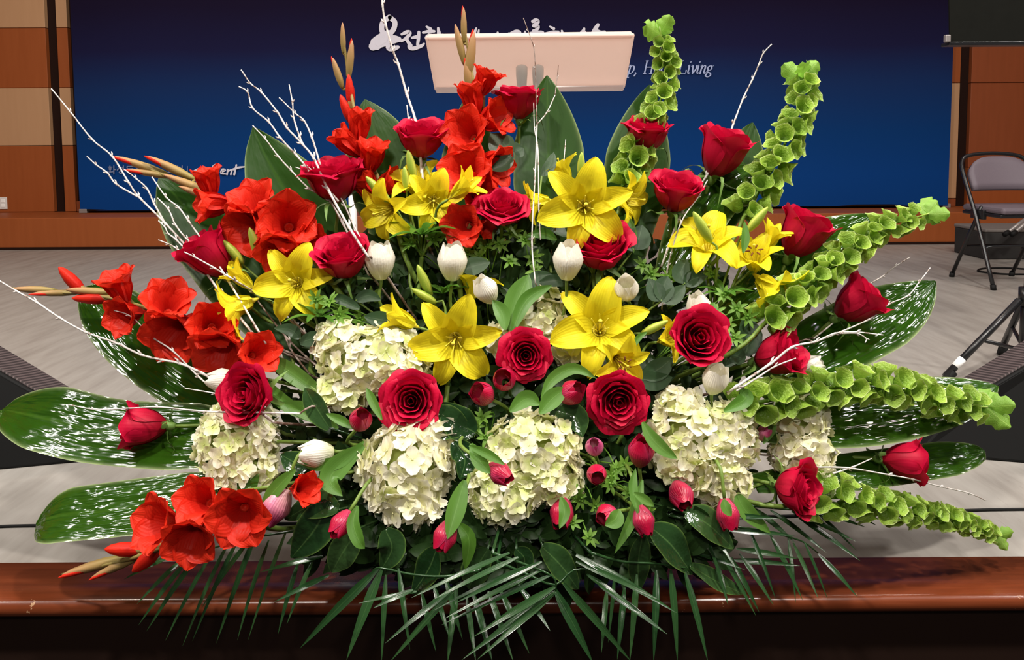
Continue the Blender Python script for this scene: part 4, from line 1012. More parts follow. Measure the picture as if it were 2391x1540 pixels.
glad('red gladiolus pointing at the small banner lettering with tan closed buds', [(760, 640), (690, 560), (620, 520), (560, 492), (490, 455), (420, 425), (350, 395), (275, 370)],
     [(596, 478, 92, (-.1, .75, .6), .6), (585, 530, 98, (-.45, -.1, .8), .7), (672, 520, 104, (.2, .35, .9), .7, .5), (655, 575, 90, (.1, -.3, .7), .6), (488, 425, 72, (-.15, 1, .2), .4), (500, 478, 82, (-.8, .0, .5), .4), (720, 560, 70, (.4, .1, .6), .5, 0, .03)],
     [(330, 386, (-1, .36), 125, 1, .075), (352, 405, (-1, .18), 110, 1, .07), (400, 392, (-1, .52), 120, 1, .085), (440, 430, (-1, .42), 120, 0, .085), (470, 455, (-1, .42), 110, 0, .08)], .045)
glad('orange red gladiolus low over the stage floor, uppermost of the pair of low spikes', [(700, 880), (610, 820), (500, 775), (400, 738), (300, 706), (200, 686), (110, 682), (30, 672)],
     [(280, 668, 82, (-.25, 1, .3), .5), (297, 735, 78, (-.35, .05, .9), .6, .4), (392, 708, 88, (.3, .75, .6), .7), (408, 770, 104, (-.15, -.25, .9), .7), (495, 760, 90, (.3, .25, .7), .6), (520, 810, 100, (-.1, -.3, .8), .8, .5), (600, 825, 82, (.5, .3, .6), .6)],
     [(168, 655, (-.75, .9), 88, 2, .17), (215, 697, (-1, .05), 92, 2, .15), (130, 684, (-1, 0), 110, 1, .07), (80, 676, (-1, .06), 104, 0, .08), (210, 680, (-1, .1), 110, 0, .09)], .03)
glad('red gladiolus lying lowest over the wooden stage edge beside the hydrangea', [(610, 1228, .13), (540, 1226, .05), (480, 1240), (400, 1272), (310, 1302), (230, 1322), (145, 1340)],
     [(375, 1222, 100, (-.5, .45, .75), .7), (448, 1250, 98, (.05, -.15, 1), .7, .4), (472, 1170, 92, (-.15, .5, .8), .6), (562, 1200, 98, (.1, .05, 1), .9), (705, 1140, 70, (.5, .2, .4), .5, 0, .05)],
     [(290, 1282, (-1, .06), 92, 2, .20), (342, 1305, (-.8, -.7), 90, 2, .22), (222, 1320, (-1, -.25), 160, 1, .08), (272, 1322, (-1, -.42), 130, 1, .08)], -.08, foot=(-.12, 1.56, .10))

# ------------------------------------------------------------------ lilies
lily('yellow lily stem crowded with blooms between the two tall gladioli', (985, 600),
     [(905, 490, 92, (-.45, -.1, .75), 1.0, dict(roll=.4)), (1012, 468, 92, (.12, .05, 1), 1.0, dict(roll=.2)), (975, 435, 92, (-.1, .95, .5), .8, dict(dY=.04)), (1072, 445, 78, (.75, .6, .3), .3, dict(dY=-.05))],
     [(882, 442, (-.6, .7), 82, -.02), (960, 385, (-.18, 1), 72), (947, 418, (-.08, 1), 60)], whorl=(985, 548, 10, 100))
lily('yellow lily stem with the largest single bloom, in the centre above a half covered rose', (1385, 640),
     [(1365, 480, 132, (-.05, .12, 1), 1.0, dict(roll=.28, dY=-.05)), (1318, 405, 70, (-.45, 1, .0), .6, dict(dY=.03)), (1458, 462, 92, (.75, -.05, .45), .8), (1262, 470, 74, (-.9, -.05, .25), .6, dict(dY=.02))],
     [(1357, 386, (.03, 1), 62)], leaves=[([(1300, 560), (1270, 545), (1230, 550)], 26), ([(1460, 500), (1475, 540), (1480, 590)], 22)])
lily('yellow lily stem behind the dark red bud rose with two tall green buds', (745, 770),
     [(690, 658, 112, (.05, .25, 1), 1.0, dict(roll=.15)), (562, 712, 96, (-.75, -.25, .35), .7), (570, 655, 72, (-.7, .75, .25), .2), (556, 632, 52, (-.5, .9, .1), .4, dict(dY=.03))],
     [(597, 570, (-.3, 1), 84), (545, 588, (-.62, .8), 72)], whorl=(745, 740, 7, 90))
lily('yellow lily stem with one flat star bloom above the two hydrangeas', (1045, 900),
     [(1062, 792, 132, (.02, .12, 1), 1.0, dict(roll=.18)), (945, 748, 88, (-.75, .45, .25), .3), (1105, 672, 82, (.1, .9, -.2), .9, dict(dY=.04))],
     [(991, 655, (-.4, 1), 84), (990, 690, (-.9, .55), 68)], whorl=(1035, 685, 8, 80, .03))
lily('yellow lily stem with the double bloom beside the rose on the white hydrangea', (1440, 920),
     [(1400, 765, 140, (-.08, .42, .9), 1.0, dict(roll=.3)), (1445, 840, 86, (.3, -.05, .9), .8, dict(dY=-.05, anther='anther', roll=.3)), (1560, 790, 84, (.45, .35, .6), .6)],
     [(1528, 764, (.85, .45), 72, -.03)], leaves=[([(1510, 775), (1490, 790), (1465, 830)], 14, -.04)])
lily('yellow lily stem leaning to the folding chair side with two green buds', (1665, 730),
     [(1652, 568, 108, (-.1, .7, .55), 1.0, dict(roll=.2)), (1762, 610, 92, (-.2, .85, .5), .6, dict(anther='anther')), (1795, 670, 112, (.55, -.55, .6), .8), (1795, 565, 72, (.4, .9, .2), .3)],
     [(1640, 530, (-.52, .85), 88, -.04), (1768, 512, (.68, .85), 76, -.03)], leaves=[([(1735, 590), (1740, 555), (1738, 515)], 20, -.04)], whorl=(1690, 690, 8, 80))

# ------------------------------------------------------------------ roses
rose(1213, 237, 96, (0.02, 1, .10), 'cup', 'red rose standing highest, its rim against the white lectern plate', .3, .02, leaves=[([(1195, 360), (1170, 340), (1145, 312)], 62, -.02), ([(1195, 365), (1175, 385), (1145, 396)], 34, -.02), ([(1200, 355), (1212, 350), (1222, 345)], 40, 0)])
rose(985, 324, 108, (.02, 1, .36), 'cup', 'red rose with a flat open top below the long straight twig', .8, .02)
rose(780, 420, 126, (-.05, 1, .22), 'cup', 'wide magenta red rose with white twigs crossing it', 1.0, .0)
rose(1512, 314, 94, (.08, 1, .26), 'cup', 'red rose right under the bells spike before the blue banner', .2, .02)
rose(1686, 357, 116, (.35, 1, .22), 'bud', 'tall red bud rose at the foot of the lone white twig', .9, .02)
rose(1578, 450, 110, (.12, 1, .38), 'cup', 'red rose between the tall bud rose and the lily with green buds', 1.5, .0)
rose(1873, 548, 116, (.5, 1, .14), 'bud', 'red bud rose against the wooden ledge, leaning to the chair', .4, .02)
rose(2000, 706, 108, (.75, .7, .25), 'bud', 'red bud rose over open floor lying on the pale rimmed leaf', .6, .0)
rose(1173, 480, 122, (.04, 1, .62), 'open', 'red rose with a drooping lower petal next to the largest lily', .1, -.02)
rose(1402, 582, 122, (-.1, .9, .62), 'cup', 'red rose partly covered by a petal of the largest lily', .5, -.01)
rose(803, 605, 116, (-.08, 1, .48), 'cup', 'red rose directly beside the cream tulip and under the twigs', 2.2, -.01)
rose(489, 597, 112, (-.55, .8, .2), 'bud', 'dark red bud rose crossed by thin twigs beside lily buds', .2, .0)
rose(1228, 830, 116, (.02, .22, 1), 'open', 'red rose facing out over a pair of crimson tulips', .3, -.05)
rose(960, 936, 136, (.02, .34, 1), 'open', 'large red rose between two hydrangeas showing its whole spiral', 1.3, -.05)
rose(1445, 937, 134, (-.02, .08, 1), 'open', 'large red rose with a deep dark heart above the crimson tulips', 2.0, -.05)
rose(1630, 790, 116, (.02, .42, 1), 'cup', 'red rose under the half hidden white tulip', .9, -.05)
rose(1814, 828, 108, (.75, .45, .55), 'bud', 'red rose with a forked pale twig crossing it', .4, -.02)
rose(586, 920, 120, (-.42, .3, 1), 'cup', 'red rose resting on top of the hydrangea by the white tulip', .5, -.04)
rose(339, 995, 98, (-1, .08, .22), 'bud', 'red rose bud lying sideways alone on the shiny leaf', .1, .0)
rose(2110, 1075, 96, (1, .04, .30), 'bud', 'red rose bud pointing sideways by the monitor under the chair side', .9, .0)
rose(1857, 1140, 112, (.75, .12, .75), 'cup', 'red rose hanging under the narrow hydrangea beside the low bells spike', .7, -.04)

# ------------------------------------------------------------------ tulips
T = tulip
T(888, 608, 80, (-.04, 1, .08), .2, 'tulip_white', 'white tulip under the drooping lily bloom, next to a red rose', dY=-.02)
T(1056, 610, 80, (.02, 1, .1), .2, 'tulip_white', 'white tulip upright below the leafy lily whorl', .5, dY=-.02)
T(1326, 608, 82, (.06, 1, .18), .2, 'tulip_white', 'white tulip touching the rose under the largest lily', .9, dY=-.05)
T(1134, 676, 66, (-.5, 1, .5), .0, 'tulip_white', 'white tulip tilted over the star lily with its leaf behind', .3, dY=-.06, leaves=[([(1180, 770), (1172, 730), (1150, 700)], 36), ([(1195, 775), (1230, 700), (1290, 665)], 34, .03), ([(1190, 770), (1210, 700), (1235, 640)], 62, .05)])
T(1463, 674, 66, (-.1, .7, .75), .3, 'tulip_white', 'white tulip opening above the double lily bloom', .2, dY=-.04)
T(1632, 716, 66, (-.3, 1, .3), .0, 'tulip_white', 'white tulip tucked behind the rose near the lily stem', .1, dY=-.02, leaves=[([(1630, 745), (1655, 735), (1668, 705)], 40, -.02)])
T(520, 888, 66, (-1, .06, .15), .0, 'tulip_white', 'white tulip lying sideways behind the rose on the hydrangea', .4, dY=-.01, leaves=[([(760, 990), (680, 950), (620, 900), (570, 838)], 34, .02), ([(780, 940), (710, 890), (660, 855), (628, 835)], 42, .03), ([(790, 1000), (720, 960), (650, 940)], 40, .02)])
T(738, 1058, 74, (-.95, .08, .4), .1, 'tulip_white', 'white tulip pointing outward between the two lowest hydrangeas', .7, dY=-.05, leaves=[([(850, 1030), (800, 1075), (740, 1085), (692, 1075)], 30, .0), ([(850, 1040), (800, 1080), (770, 1120), (800, 1158)], 56, .0)])
T(1670, 886, 70, (.1, .8, .4), .5, 'tulip_white', 'white tulip with loose petals above the big cream hydrangea', .2, dY=-.05, leaves=[([(1690, 960), (1740, 930), (1728, 905)], 36, -.02)])
T(1890, 856, 60, (.9, .45, .2), .1, 'tulip_white', 'white tulip behind the drooping rose at the bells spike', .2, dY=.02)
T(842, 980, 62, (.3, .7, .6), .1, 'tulip_pink', 'pink tulip beside the large rose on the hydrangea', .2, dY=-.06, leaves=[([(830, 1000), (795, 980), (760, 965)], 22, .0), ([(892, 980), (870, 935), (856, 905)], 22, -.02)])
T(1128, 920, 62, (-.5, .6, .8), .4, 'tulip_pink', 'crimson tulip, outer one of the pair under the centre rose', .3, dY=-.06)
T(1178, 886, 62, (-.1, .5, .9), .4, 'tulip_pink', 'crimson tulip tucked against the centre rose', .8, dY=-.05, leaves=[([(1190, 960), (1230, 930), (1262, 945)], 40, .0)])
T(1335, 917, 66, (.5, .6, .6), .1, 'tulip_pink', 'crimson tulip with a clasping leaf beside the deep hearted rose', .4, dY=-.06, leaves=[([(1260, 965), (1290, 930), (1325, 905)], 44, -.01), ([(1265, 930), (1290, 885), (1340, 860), (1392, 882)], 30, .02)])
T(1388, 1043, 50, (-.1, .8, .8), .0, 'tulip_rose', 'pale pink closed tulip, upper of the two small ones', .3, dY=-.05)
T(1393, 1106, 54, (.0, .1, 1), .3, 'tulip_pink', 'pink tulip facing out with a dark open heart', .3, dY=-.06)
T(1497, 1053, 72, (.05, 1, .35), .0, 'tulip_pink', 'pink tulip upright beside the big cream hydrangea', .4, dY=-.07, leaves=[([(1500, 985), (1520, 1020), (1550, 1050), (1582, 1070)], 34, -.03), ([(1490, 1200), (1478, 1140), (1484, 1092)], 22, .0)])
T(1167, 1104, 60, (.7, -.25, .6), .1, 'tulip_pink', 'pink tulip resting on the lime hydrangea', .4, dY=-.12, leaves=[([(1100, 1035), (1120, 1075), (1145, 1105)], 36, -.01), ([(1095, 1040), (1140, 1060), (1180, 1085)], 22, -.02)], foot=(-.08, 1.5, .28))
T(645, 1180, 82, (-.45, -.9, .35), .0, 'tulip_rose', 'lilac pink closed tulip hanging beside the gladiolus florets', .3, dY=-.06, leaves=[([(690, 1095), (645, 1140), (608, 1190)], 34, -.02)], foot=(-.25, 1.45, .22))
T(797, 1222, 60, (-.5, -.6, .8), .2, 'tulip_pink', 'pink tulip hanging over the dark glossy leaves by its own leaf', .3, dY=-.07, leaves=[([(835, 1180), (825, 1220), (838, 1262), (852, 1280)], 34, -.01)], foot=(-.2, 1.45, .2))
T(1040, 1250, 66, (-.4, -.8, .6), .2, 'tulip_pink', 'pink tulip hanging between the hydrangeas under long leaves', .3, dY=-.08, leaves=[([(1085, 1120), (1065, 1190), (1045, 1258)], 46, -.02), ([(1070, 1220), (1095, 1260), (1086, 1330)], 36, .0)], foot=(-.1, 1.42, .2))
T(1312, 1195, 66, (-.2, -.7, .8), .2, 'tulip_pink', 'crimson tulip with a leaf folded over it under the lime hydrangea', .3, dY=-.02, leaves=[([(1310, 1160), (1318, 1195), (1306, 1234)], 28, -.06)], foot=(.1, 1.45, .2))
T(1417, 1202, 60, (-.6, .2, .9), .0, 'tulip_pink', 'pink tulip half wrapped in a green bud leaf', .3, dY=-.08, leaves=[([(1446, 1190), (1436, 1212), (1412, 1226)], 40, -.03)])
T(1502, 1215, 62, (.2, -.8, .6), .0, 'tulip_pink', 'pale and crimson tulip hanging under a cluster of small leaves', .3, dY=-.06, leaves=[([(1500, 1120), (1480, 1200), (1435, 1292)], 28, .0), ([(1480, 1150), (1505, 1165), (1528, 1182)], 22, -.03)], foot=(.2, 1.42, .22))
T(1590, 1155, 68, (.1, -.3, .95), .0, 'tulip_pink', 'dark crimson closed tulip under the big cream hydrangea', .3, dY=-.02)
T(1699, 1200, 64, (.1, -.9, .5), .2, 'tulip_pink', 'pink tulip hanging above the palm leaflets with a green leaf on it', .3, dY=-.05, leaves=[([(1690, 1165), (1695, 1185), (1708, 1205)], 26, -.05), ([(1720, 1150), (1740, 1190), (1800, 1245)], 40, .02)], foot=(.3, 1.45, .22))
T(1784, 1010, 40, (.4, .6, .3), .0, 'tulip_rose', 'small pink tulip bud between the two cream hydrangeas', .3, dY=.0, leaves=[([(1782, 1035), (1800, 1005), (1812, 985)], 20, -.01)])

# ------------------------------------------------------------------ hydrangeas
hydrangea('cream hydrangea behind the large rose, with white florets on its crown', [(870, 850, 122, 82), (785, 800, 52, 48), (800, 920, 60, 38), (930, 870, 70, 60)], 25, .35, .0, 1)
hydrangea('cream hydrangea under the rose and beside the red gladiolus', [(545, 1050, 92, 105), (550, 1000, 80, 60), (560, 1110, 78, 55)], 24, .4, .0, 2)
hydrangea('white hydrangea with large petals in the low middle, beside hanging tulips', [(945, 1110, 108, 112), (1005, 1025, 58, 48), (960, 1190, 70, 42)], 30, .06, -.02, 3)
hydrangea('lime cream hydrangea with a pink tulip resting on it', [(1245, 1070, 112, 98), (1180, 1160, 88, 72), (1290, 1120, 70, 70)], 26, .6, -.02, 4)
hydrangea('biggest cream hydrangea, beside the deep hearted rose', [(1620, 1040, 105, 95), (1700, 1030, 72, 85), (1680, 1130, 75, 55), (1590, 960, 55, 45), (1640, 1090, 90, 70)], 27, .3, -.01, 5)
hydrangea('narrow white hydrangea above the red rose by the low bells spike', [(1875, 990, 64, 55), (1880, 1065, 74, 62), (1895, 1120, 52, 52)], 25, .12, .01, 6)
hydrangea('white hydrangea tucked behind the centre rose and the double lily', [(1255, 760, 68, 50), (1270, 710, 40, 38), (1175, 795, 38, 34), (1320, 800, 45, 50)], 25, .3, .04, 7)

# ------------------------------------------------------------------ bells of Ireland
bells('bells of ireland spike standing highest across the Holy lettering', [(1465, 430), (1500, 330), (1530, 262), (1552, 205), (1552, 140), (1545, 95), (1540, 62)], 46, 30, .03, 4, .66, 1, 56)
bells('tall curved bells of ireland spike against plain blue banner', [(1740, 500), (1772, 445), (1808, 385), (1840, 320), (1862, 270), (1876, 215), (1878, 165)], 52, 40, .02, 5, .72, 2, 62)
bells('bells of ireland spike reaching towards the folding chair', [(1790, 750), (1870, 680), (1945, 620), (2010, 565), (2060, 530), (2130, 510), (2180, 495)], 54, 34, -.02, 5, .74, 3, 56)
bells('long bells of ireland spike lying level over the monitor wedge', [(1720, 950), (1840, 925), (1930, 905), (2030, 895), (2130, 915), (2230, 945), (2320, 950)], 60, 42, -.02, 6, .76, 4, 62)
bells('low bells of ireland spike tapering over the stage floor', [(1890, 1165), (1960, 1160), (2060, 1182), (2150, 1195), (2240, 1215), (2300, 1238), (2340, 1252)], 54, 24, -.01, 4, .74, 5, 40)

# ------------------------------------------------------------------ palm fronds
def palm(label, rachis, leaflets, dY=0.0, w_=13):
    sp = [P(p[0], p[1], dY) for p in rachis]
    root = thing('palm_frond', label, 'palm frond', sp[0], 'palm fronds spread over the stage edge')
    tube('rachis', spline(sp, 12), [.0028 - .0016 * i / 12 for i in range(13)], M['palm'], root, 6)
    f = FOAM + Vector((sp[0].x * .2, -.06, -.08)); tube('stalk', spline([sp[0], sp[0].lerp(f, .5) + Vector((0, 0, .01)), f], 6), .0028, M['palm'], root, 6)
    rr = random.Random(len(label))
    for L in leaflets:
        x0, y0, x1, y1 = L[:4]; wd = L[4] if len(L) > 4 else w_
        y_a = depth(x0, y0) + dY; y_b = y_a - (.05 if y1 > y0 + 60 else .01) + rr.uniform(-.012, .012)
        if y1 > 1380: y_b = min(y_b, 1.335)
        a, b = at(x0, y0, y_a), at(x1, y1, y_b); m = a.lerp(b, .5) + Vector((0, -.012, .012)) * (a - b).length * 2
        n = Vector((rr.uniform(-.6, .6), -1, rr.uniform(.4, 1.5)))
        blade('leaflet', [a, m, b], wd * y_a / F, n, M['palm'], root, fold=.3, nu=2, nv=8, prof=lambda v: min(1, .35 + v * 3) * (1 - max(0, v - .45) / .55) ** .75)
    return root
palm('palm frond with parallel leaflets falling over the wood beside the red gladiolus', [(790, 1225), (680, 1240), (570, 1258), (460, 1290), (395, 1305)],
     [(403, 1295, 289, 1352), (431, 1302, 319, 1410), (445, 1298, 323, 1459), (466, 1291, 342, 1473), (495, 1291, 386, 1495), (540, 1253, 426, 1508), (561, 1249, 449, 1496), (603, 1231, 505, 1501), (628, 1260, 554, 1494), (672, 1231, 579, 1494),
      (754, 1298, 607, 1335), (768, 1342, 640, 1405), (698, 1308, 649, 1480), (730, 1309, 670, 1456), (590, 1250, 470, 1420)], -.02)
palm('palm frond hanging straight down in the middle with two thick outer leaflets', [(1120, 1330), (1040, 1345), (960, 1340), (890, 1325), (870, 1330)],
     [(883, 1326, 700, 1513, 22), (891, 1330, 809, 1540, 24), (901, 1341, 891, 1545), (930, 1326, 957, 1517), (984, 1380, 1018, 1521), (1012, 1365, 1051, 1493), (1039, 1345, 1080, 1493), (1066, 1369, 1045, 1548, 17), (1090, 1396, 1111, 1545), (1105, 1385, 1150, 1545, 17)], -.05)
palm('palm frond with long leaflets slanting across under the hydrangeas', [(1150, 1290), (1220, 1315), (1290, 1345), (1298, 1378)],
     [(1265, 1310, 1062, 1408), (1265, 1330, 1039, 1443), (1288, 1341, 1031, 1458), (1296, 1369, 1105, 1486, 17), (1296, 1380, 1078, 1540, 17), (1292, 1388, 1113, 1540), (1210, 1300, 1010, 1400), (1190, 1290, 960, 1395), (973, 1380, 836, 1408, 10), (965, 1376, 871, 1419), (1062, 1369, 899, 1501), (1058, 1380, 910, 1545, 15), (1230, 1320, 1010, 1425, 10)], -.10)
palm('palm frond with one thick leaflet hanging past the stage edge below the lime hydrangea', [(1160, 1310), (1230, 1340), (1296, 1365), (1340, 1330), (1400, 1330)],
     [(1296, 1376, 1385, 1548, 24), (1316, 1361, 1475, 1545, 20), (1400, 1367, 1558, 1480, 16), (1345, 1295, 1580, 1430, 18), (1140, 1380, 1199, 1545, 15), (1168, 1376, 1236, 1525, 15), (1210, 1365, 1285, 1472, 15), (1345, 1310, 1540, 1400), (1370, 1340, 1480, 1420)], -.07)
palm('palm frond with steep shiny leaflets under the upright pink tulip', [(1380, 1290), (1450, 1310), (1530, 1315), (1600, 1325)],
     [(1417, 1375, 1404, 1524), (1458, 1371, 1441, 1540, 15), (1487, 1340, 1470, 1545, 15), (1533, 1330, 1526, 1545, 17), (1566, 1330, 1582, 1545, 17), (1599, 1334, 1653, 1545, 16), (1435, 1340, 1420, 1500, 10)], -.04)
palm('palm frond with crossed thin leaflets over the wood on the chair side', [(1600, 1210), (1690, 1225), (1790, 1240), (1870, 1262), (1910, 1290)],
     [(1707, 1300, 1773, 1429), (1727, 1292, 1806, 1412), (1686, 1296, 1765, 1437), (1669, 1305, 1700, 1412), (1798, 1247, 1875, 1402), (1840, 1255, 1858, 1408, 9), (1852, 1267, 1912, 1400, 10), (1877, 1263, 1933, 1400, 8), (1910, 1292, 2003, 1394),
      (1672, 1203, 1820, 1210), (1703, 1238, 1856, 1250), (1719, 1280, 1864, 1304), (1711, 1307, 1868, 1320), (1640, 1230, 1700, 1400, 9), (1620, 1290, 1740, 1330, 9), (1750, 1235, 1812, 1400, 10), (1660, 1240, 1720, 1330, 9)], -.01)
palm('palm frond with dark leaflets fanned over bare floor under the low bells spike', [(1640, 1170), (1750, 1180), (1860, 1190), (1960, 1190)],
     [(1848, 1193, 1997, 1263, 14), (1889, 1189, 2021, 1230, 12), (1856, 1200, 2009, 1309, 14), (1976, 1193, 2047, 1226, 10), (1798, 1190, 1930, 1290), (1760, 1185, 1860, 1270), (1900, 1190, 2000, 1285, 9)], .04)

# ------------------------------------------------------------------ dark glossy leaves round the rim
def rimleaf(label, pts, wpx, nrm, dY=-.03):
    w_ = [P(p[0], p[1], dY) for p in pts]; root = thing('glossy_leaf', label, 'leaf', w_[0], 'dark glossy leaves round the rim of the arrangement')
    g = blade_geo([p - w_[0] for p in w_], wpx * mpp(pts[1][0], pts[1][1], dY), Vector(nrm), .22, 6, 16, lambda v: math.sin(math.pi * min(1, .05 + .95 * v) ** .9) ** .75 if v < .99 else .04, .03, len(label))
    obj('blade', mesh('glossy_blade', g[0], g[1], M['fatsia'], g[2]), root)
    f = FOAM + Vector((w_[0].x * .25, -.04, -.06)); tube('petiole', spline([w_[0] + (w_[1] - w_[0]) * .05, w_[0].lerp(f, .5) + Vector((0, .02, 0)), f], 6), .002, M['fatsia'], root, 6)
for l_, pts, wd, n in (
    ('dark glossy leaf hanging between the hanging lilac tulip and the palm', [(770, 1170), (735, 1235), (680, 1302)], 92, (.3, -1, .6)),
    ('dark glossy leaf with a white shine behind the lilac tulip', [(790, 1190), (730, 1180), (665, 1212)], 70, (-.1, -.7, .8)),
    ('dark glossy leaf just under the pink tulip on the wood side', [(840, 1230), (800, 1290), (775, 1335)], 72, (.3, -.8, .8)),
    ('dark glossy leaf under the tulip leaf below the white hydrangea', [(900, 1235), (915, 1280), (890, 1330)], 70, (0, -.8, .7)),
    ('dark glossy leaf pointing down between two hanging tulips', [(1020, 1280), (1000, 1330), (962, 1386)], 74, (-.2, -.7, .85)),
    ('dark glossy leaf under the long hanging tulip leaf', [(1140, 1280), (1110, 1330), (1095, 1375)], 70, (.1, -.8, .7)),
    ('small green glossy leaf beside the slanting palm leaflets', [(1205, 1280), (1225, 1305), (1215, 1345)], 46, (.1, -1, .4)),
    ('green glossy leaf with bright midrib in the low centre', [(1265, 1275), (1310, 1320), (1350, 1375)], 70, (.3, -.8, .75)),
    ('dark glossy leaf hanging straight beside the steep palm leaflets', [(1500, 1250), (1490, 1315), (1493, 1380)], 58, (.2, -1, .3)),
    ('large dark glossy leaf with a pale midrib under the crimson closed tulip', [(1520, 1230), (1570, 1275), (1616, 1340)], 84, (.4, -.9, .7)),
    ('dark glossy leaf with a white shine reaching over the crossed palm', [(1600, 1195), (1655, 1225), (1712, 1280)], 78, (.2, -.7, .8)),
    ('dark green leaf between the large rose and the lime hydrangea', [(1090, 1000), (1030, 985), (985, 1000)], 84, (.1, -1, .5)),
    ('broad green leaf beside the crimson tulip pair', [(1110, 1010), (1070, 985), (1030, 940)], 80, (.2, -1, .3)),
    ('dark leaf between the white and the lime hydrangea', [(1060, 1030), (1085, 1070), (1075, 1120)], 60, (.3, -1, .2)),
    ('dark leaf curled over the lime hydrangea below the deep hearted rose', [(1300, 960), (1345, 975), (1360, 1020)], 60, (-.2, -1, .5)),
    ('dark leaf beside the white tulip that points outward', [(720, 1090), (690, 1080), (655, 1060)], 56, (-.1, -.9, .6)),
    ('dark leaf behind the tulip leaves next to the cream hydrangea', [(770, 1000), (735, 945), (712, 905)], 56, (-.3, -1, .3)),
    ('dark leaf lying under the pink tulip on the wooden edge', [(1610, 1320), (1680, 1360), (1735, 1385)], 50, (.1, -.6, .9))):
    rimleaf(l_, pts, wd, n)

# ------------------------------------------------------------------ small sprigs and oval leaved sprays
def star_mesh(v):
    rr = random.Random(v + 50); gs = []
    for k in range(7):
        q = 2 * math.pi * k / 7 + rr.uniform(-.2, .2); up = rr.uniform(.0, .7); l = rr.uniform(.7, 1.1)
        d = Vector((math.cos(q), math.sin(q), up)); gs.append(blade_geo([Vector((0, 0, 0)), d * l * .5 + Vector((0, 0, .08)), d * l], .34, Vector((0, 0, 1)), .3, 2, 5))
    for k in range(3):
        g = lathe_geo([(.02, .0), (.11, .1), (.12, .2), (.05, .3)], 6); o_ = Vector((.16 * math.cos(k * 2.1), .16 * math.sin(k * 2.1), .05)); gs.append(([v_ + o_ for v_ in g[0]], g[1], g[2]))
    j = join(*gs); return mesh('leaf_star', j[0], j[1], M['bup'], j[2])
def sprig(label, heads, dY=0.0, size=26):
    c = [P(h[0], h[1], dY) for h in heads]; root = thing('green_filler_sprig', label, 'sprig', c[0], 'thin green sprigs with leaf stars')
    rr = random.Random(heads[0][0])
    j = c[0].lerp(FOAM, .35)
    for p in c:
        n = Vector((rr.uniform(-.6, .6), -1, rr.uniform(.1, .9))); v_ = rr.randrange(4)
        obj('leaf_star', cached(('star', v_), lambda: star_mesh(v_)), root, rel(root, frame(p, n, rr.uniform(0, 6), size * mpp(*heads[0][:2], dY))))
        tube('stem', spline([p, p.lerp(j, .5) + Vector((rr.uniform(-.02, .02), .015, rr.uniform(-.01, .03))), j], 7), .0012, M['bup'], root, 5)
    tube('stem', [j, FOAM], .0016, M['stem'], root, 5)
for l_, h in (
    ('bright green sprig beside the white tulip under the leafy lily whorl', [(1105, 560), (1135, 575), (1120, 600), (1165, 570)]),
    ('thin green sprig between the two upright white tulips', [(1245, 600), (1250, 632), (1225, 560), (1190, 610)]),
    ('thin green sprig under the rose with the drooping petal', [(1140, 530), (1195, 545), (1090, 590)]),
    ('green sprig beside the star lily buds', [(870, 690), (800, 720), (840, 745)]),
    ('green sprig between the yellow lily and the cream hydrangea', [(770, 705), (790, 735), (740, 700)]),
    ('green sprig at the foot of the lily leaning to the chair', [(1640, 600), (1660, 640), (1610, 630)]),
    ('green sprig hanging above the rose with the half hidden tulip', [(1700, 760), (1715, 790), (1670, 730)]),
    ('bright sprig over the lime hydrangea top', [(1110, 995), (1135, 1020), (1125, 975)]),
    ('green sprig hanging beneath the pink open hearted tulip', [(1355, 1165), (1345, 1155), (1430, 1110)]),
    ('green sprig by the pink tulip wrapped in a leaf', [(1335, 1220), (1375, 1255), (1390, 1180)]),
    ('green sprig over the pale and crimson tulip', [(1490, 1210), (1515, 1190), (1470, 1150)]),
    ('green sprig between the deep hearted rose and the upright pink tulip', [(1440, 1095), (1460, 1085), (1425, 1130)]),
    ('green sprig below the rose under the bells spike', [(1475, 375), (1490, 400), (1465, 420)]),
    ('green sprig right of centre under the white tulip with loose petals', [(1720, 720), (1690, 690), (1745, 740)]),
    ('green sprig in the dark gap under the half covered rose', [(1520, 640), (1560, 650), (1500, 620)]),
    ('green sprig above the leafy lily whorl beside the low gladiolus floret', [(1010, 560), (960, 570), (1040, 545)])):
    sprig(l_.replace(' right of centre', ''), h, -.02 if h[0][1] > 700 else .03)
def spray(label, leaves, dY=0.0):
    c = P(*leaves[0][0][0], dY); root = thing('oval_leaf_spray', label, 'leaf spray', c, 'grey green oval leaf sprays')
    for pts, wd in leaves: leaf_px('leaf', pts, wd, M['rleaf'], root, dY, oval=True, nu=4, nv=8, fold=.18)
    tube('stem', spline([c, c.lerp(FOAM, .5) + Vector((0, .03, .02)), FOAM], 6), .002, M['stem'], root, 6)
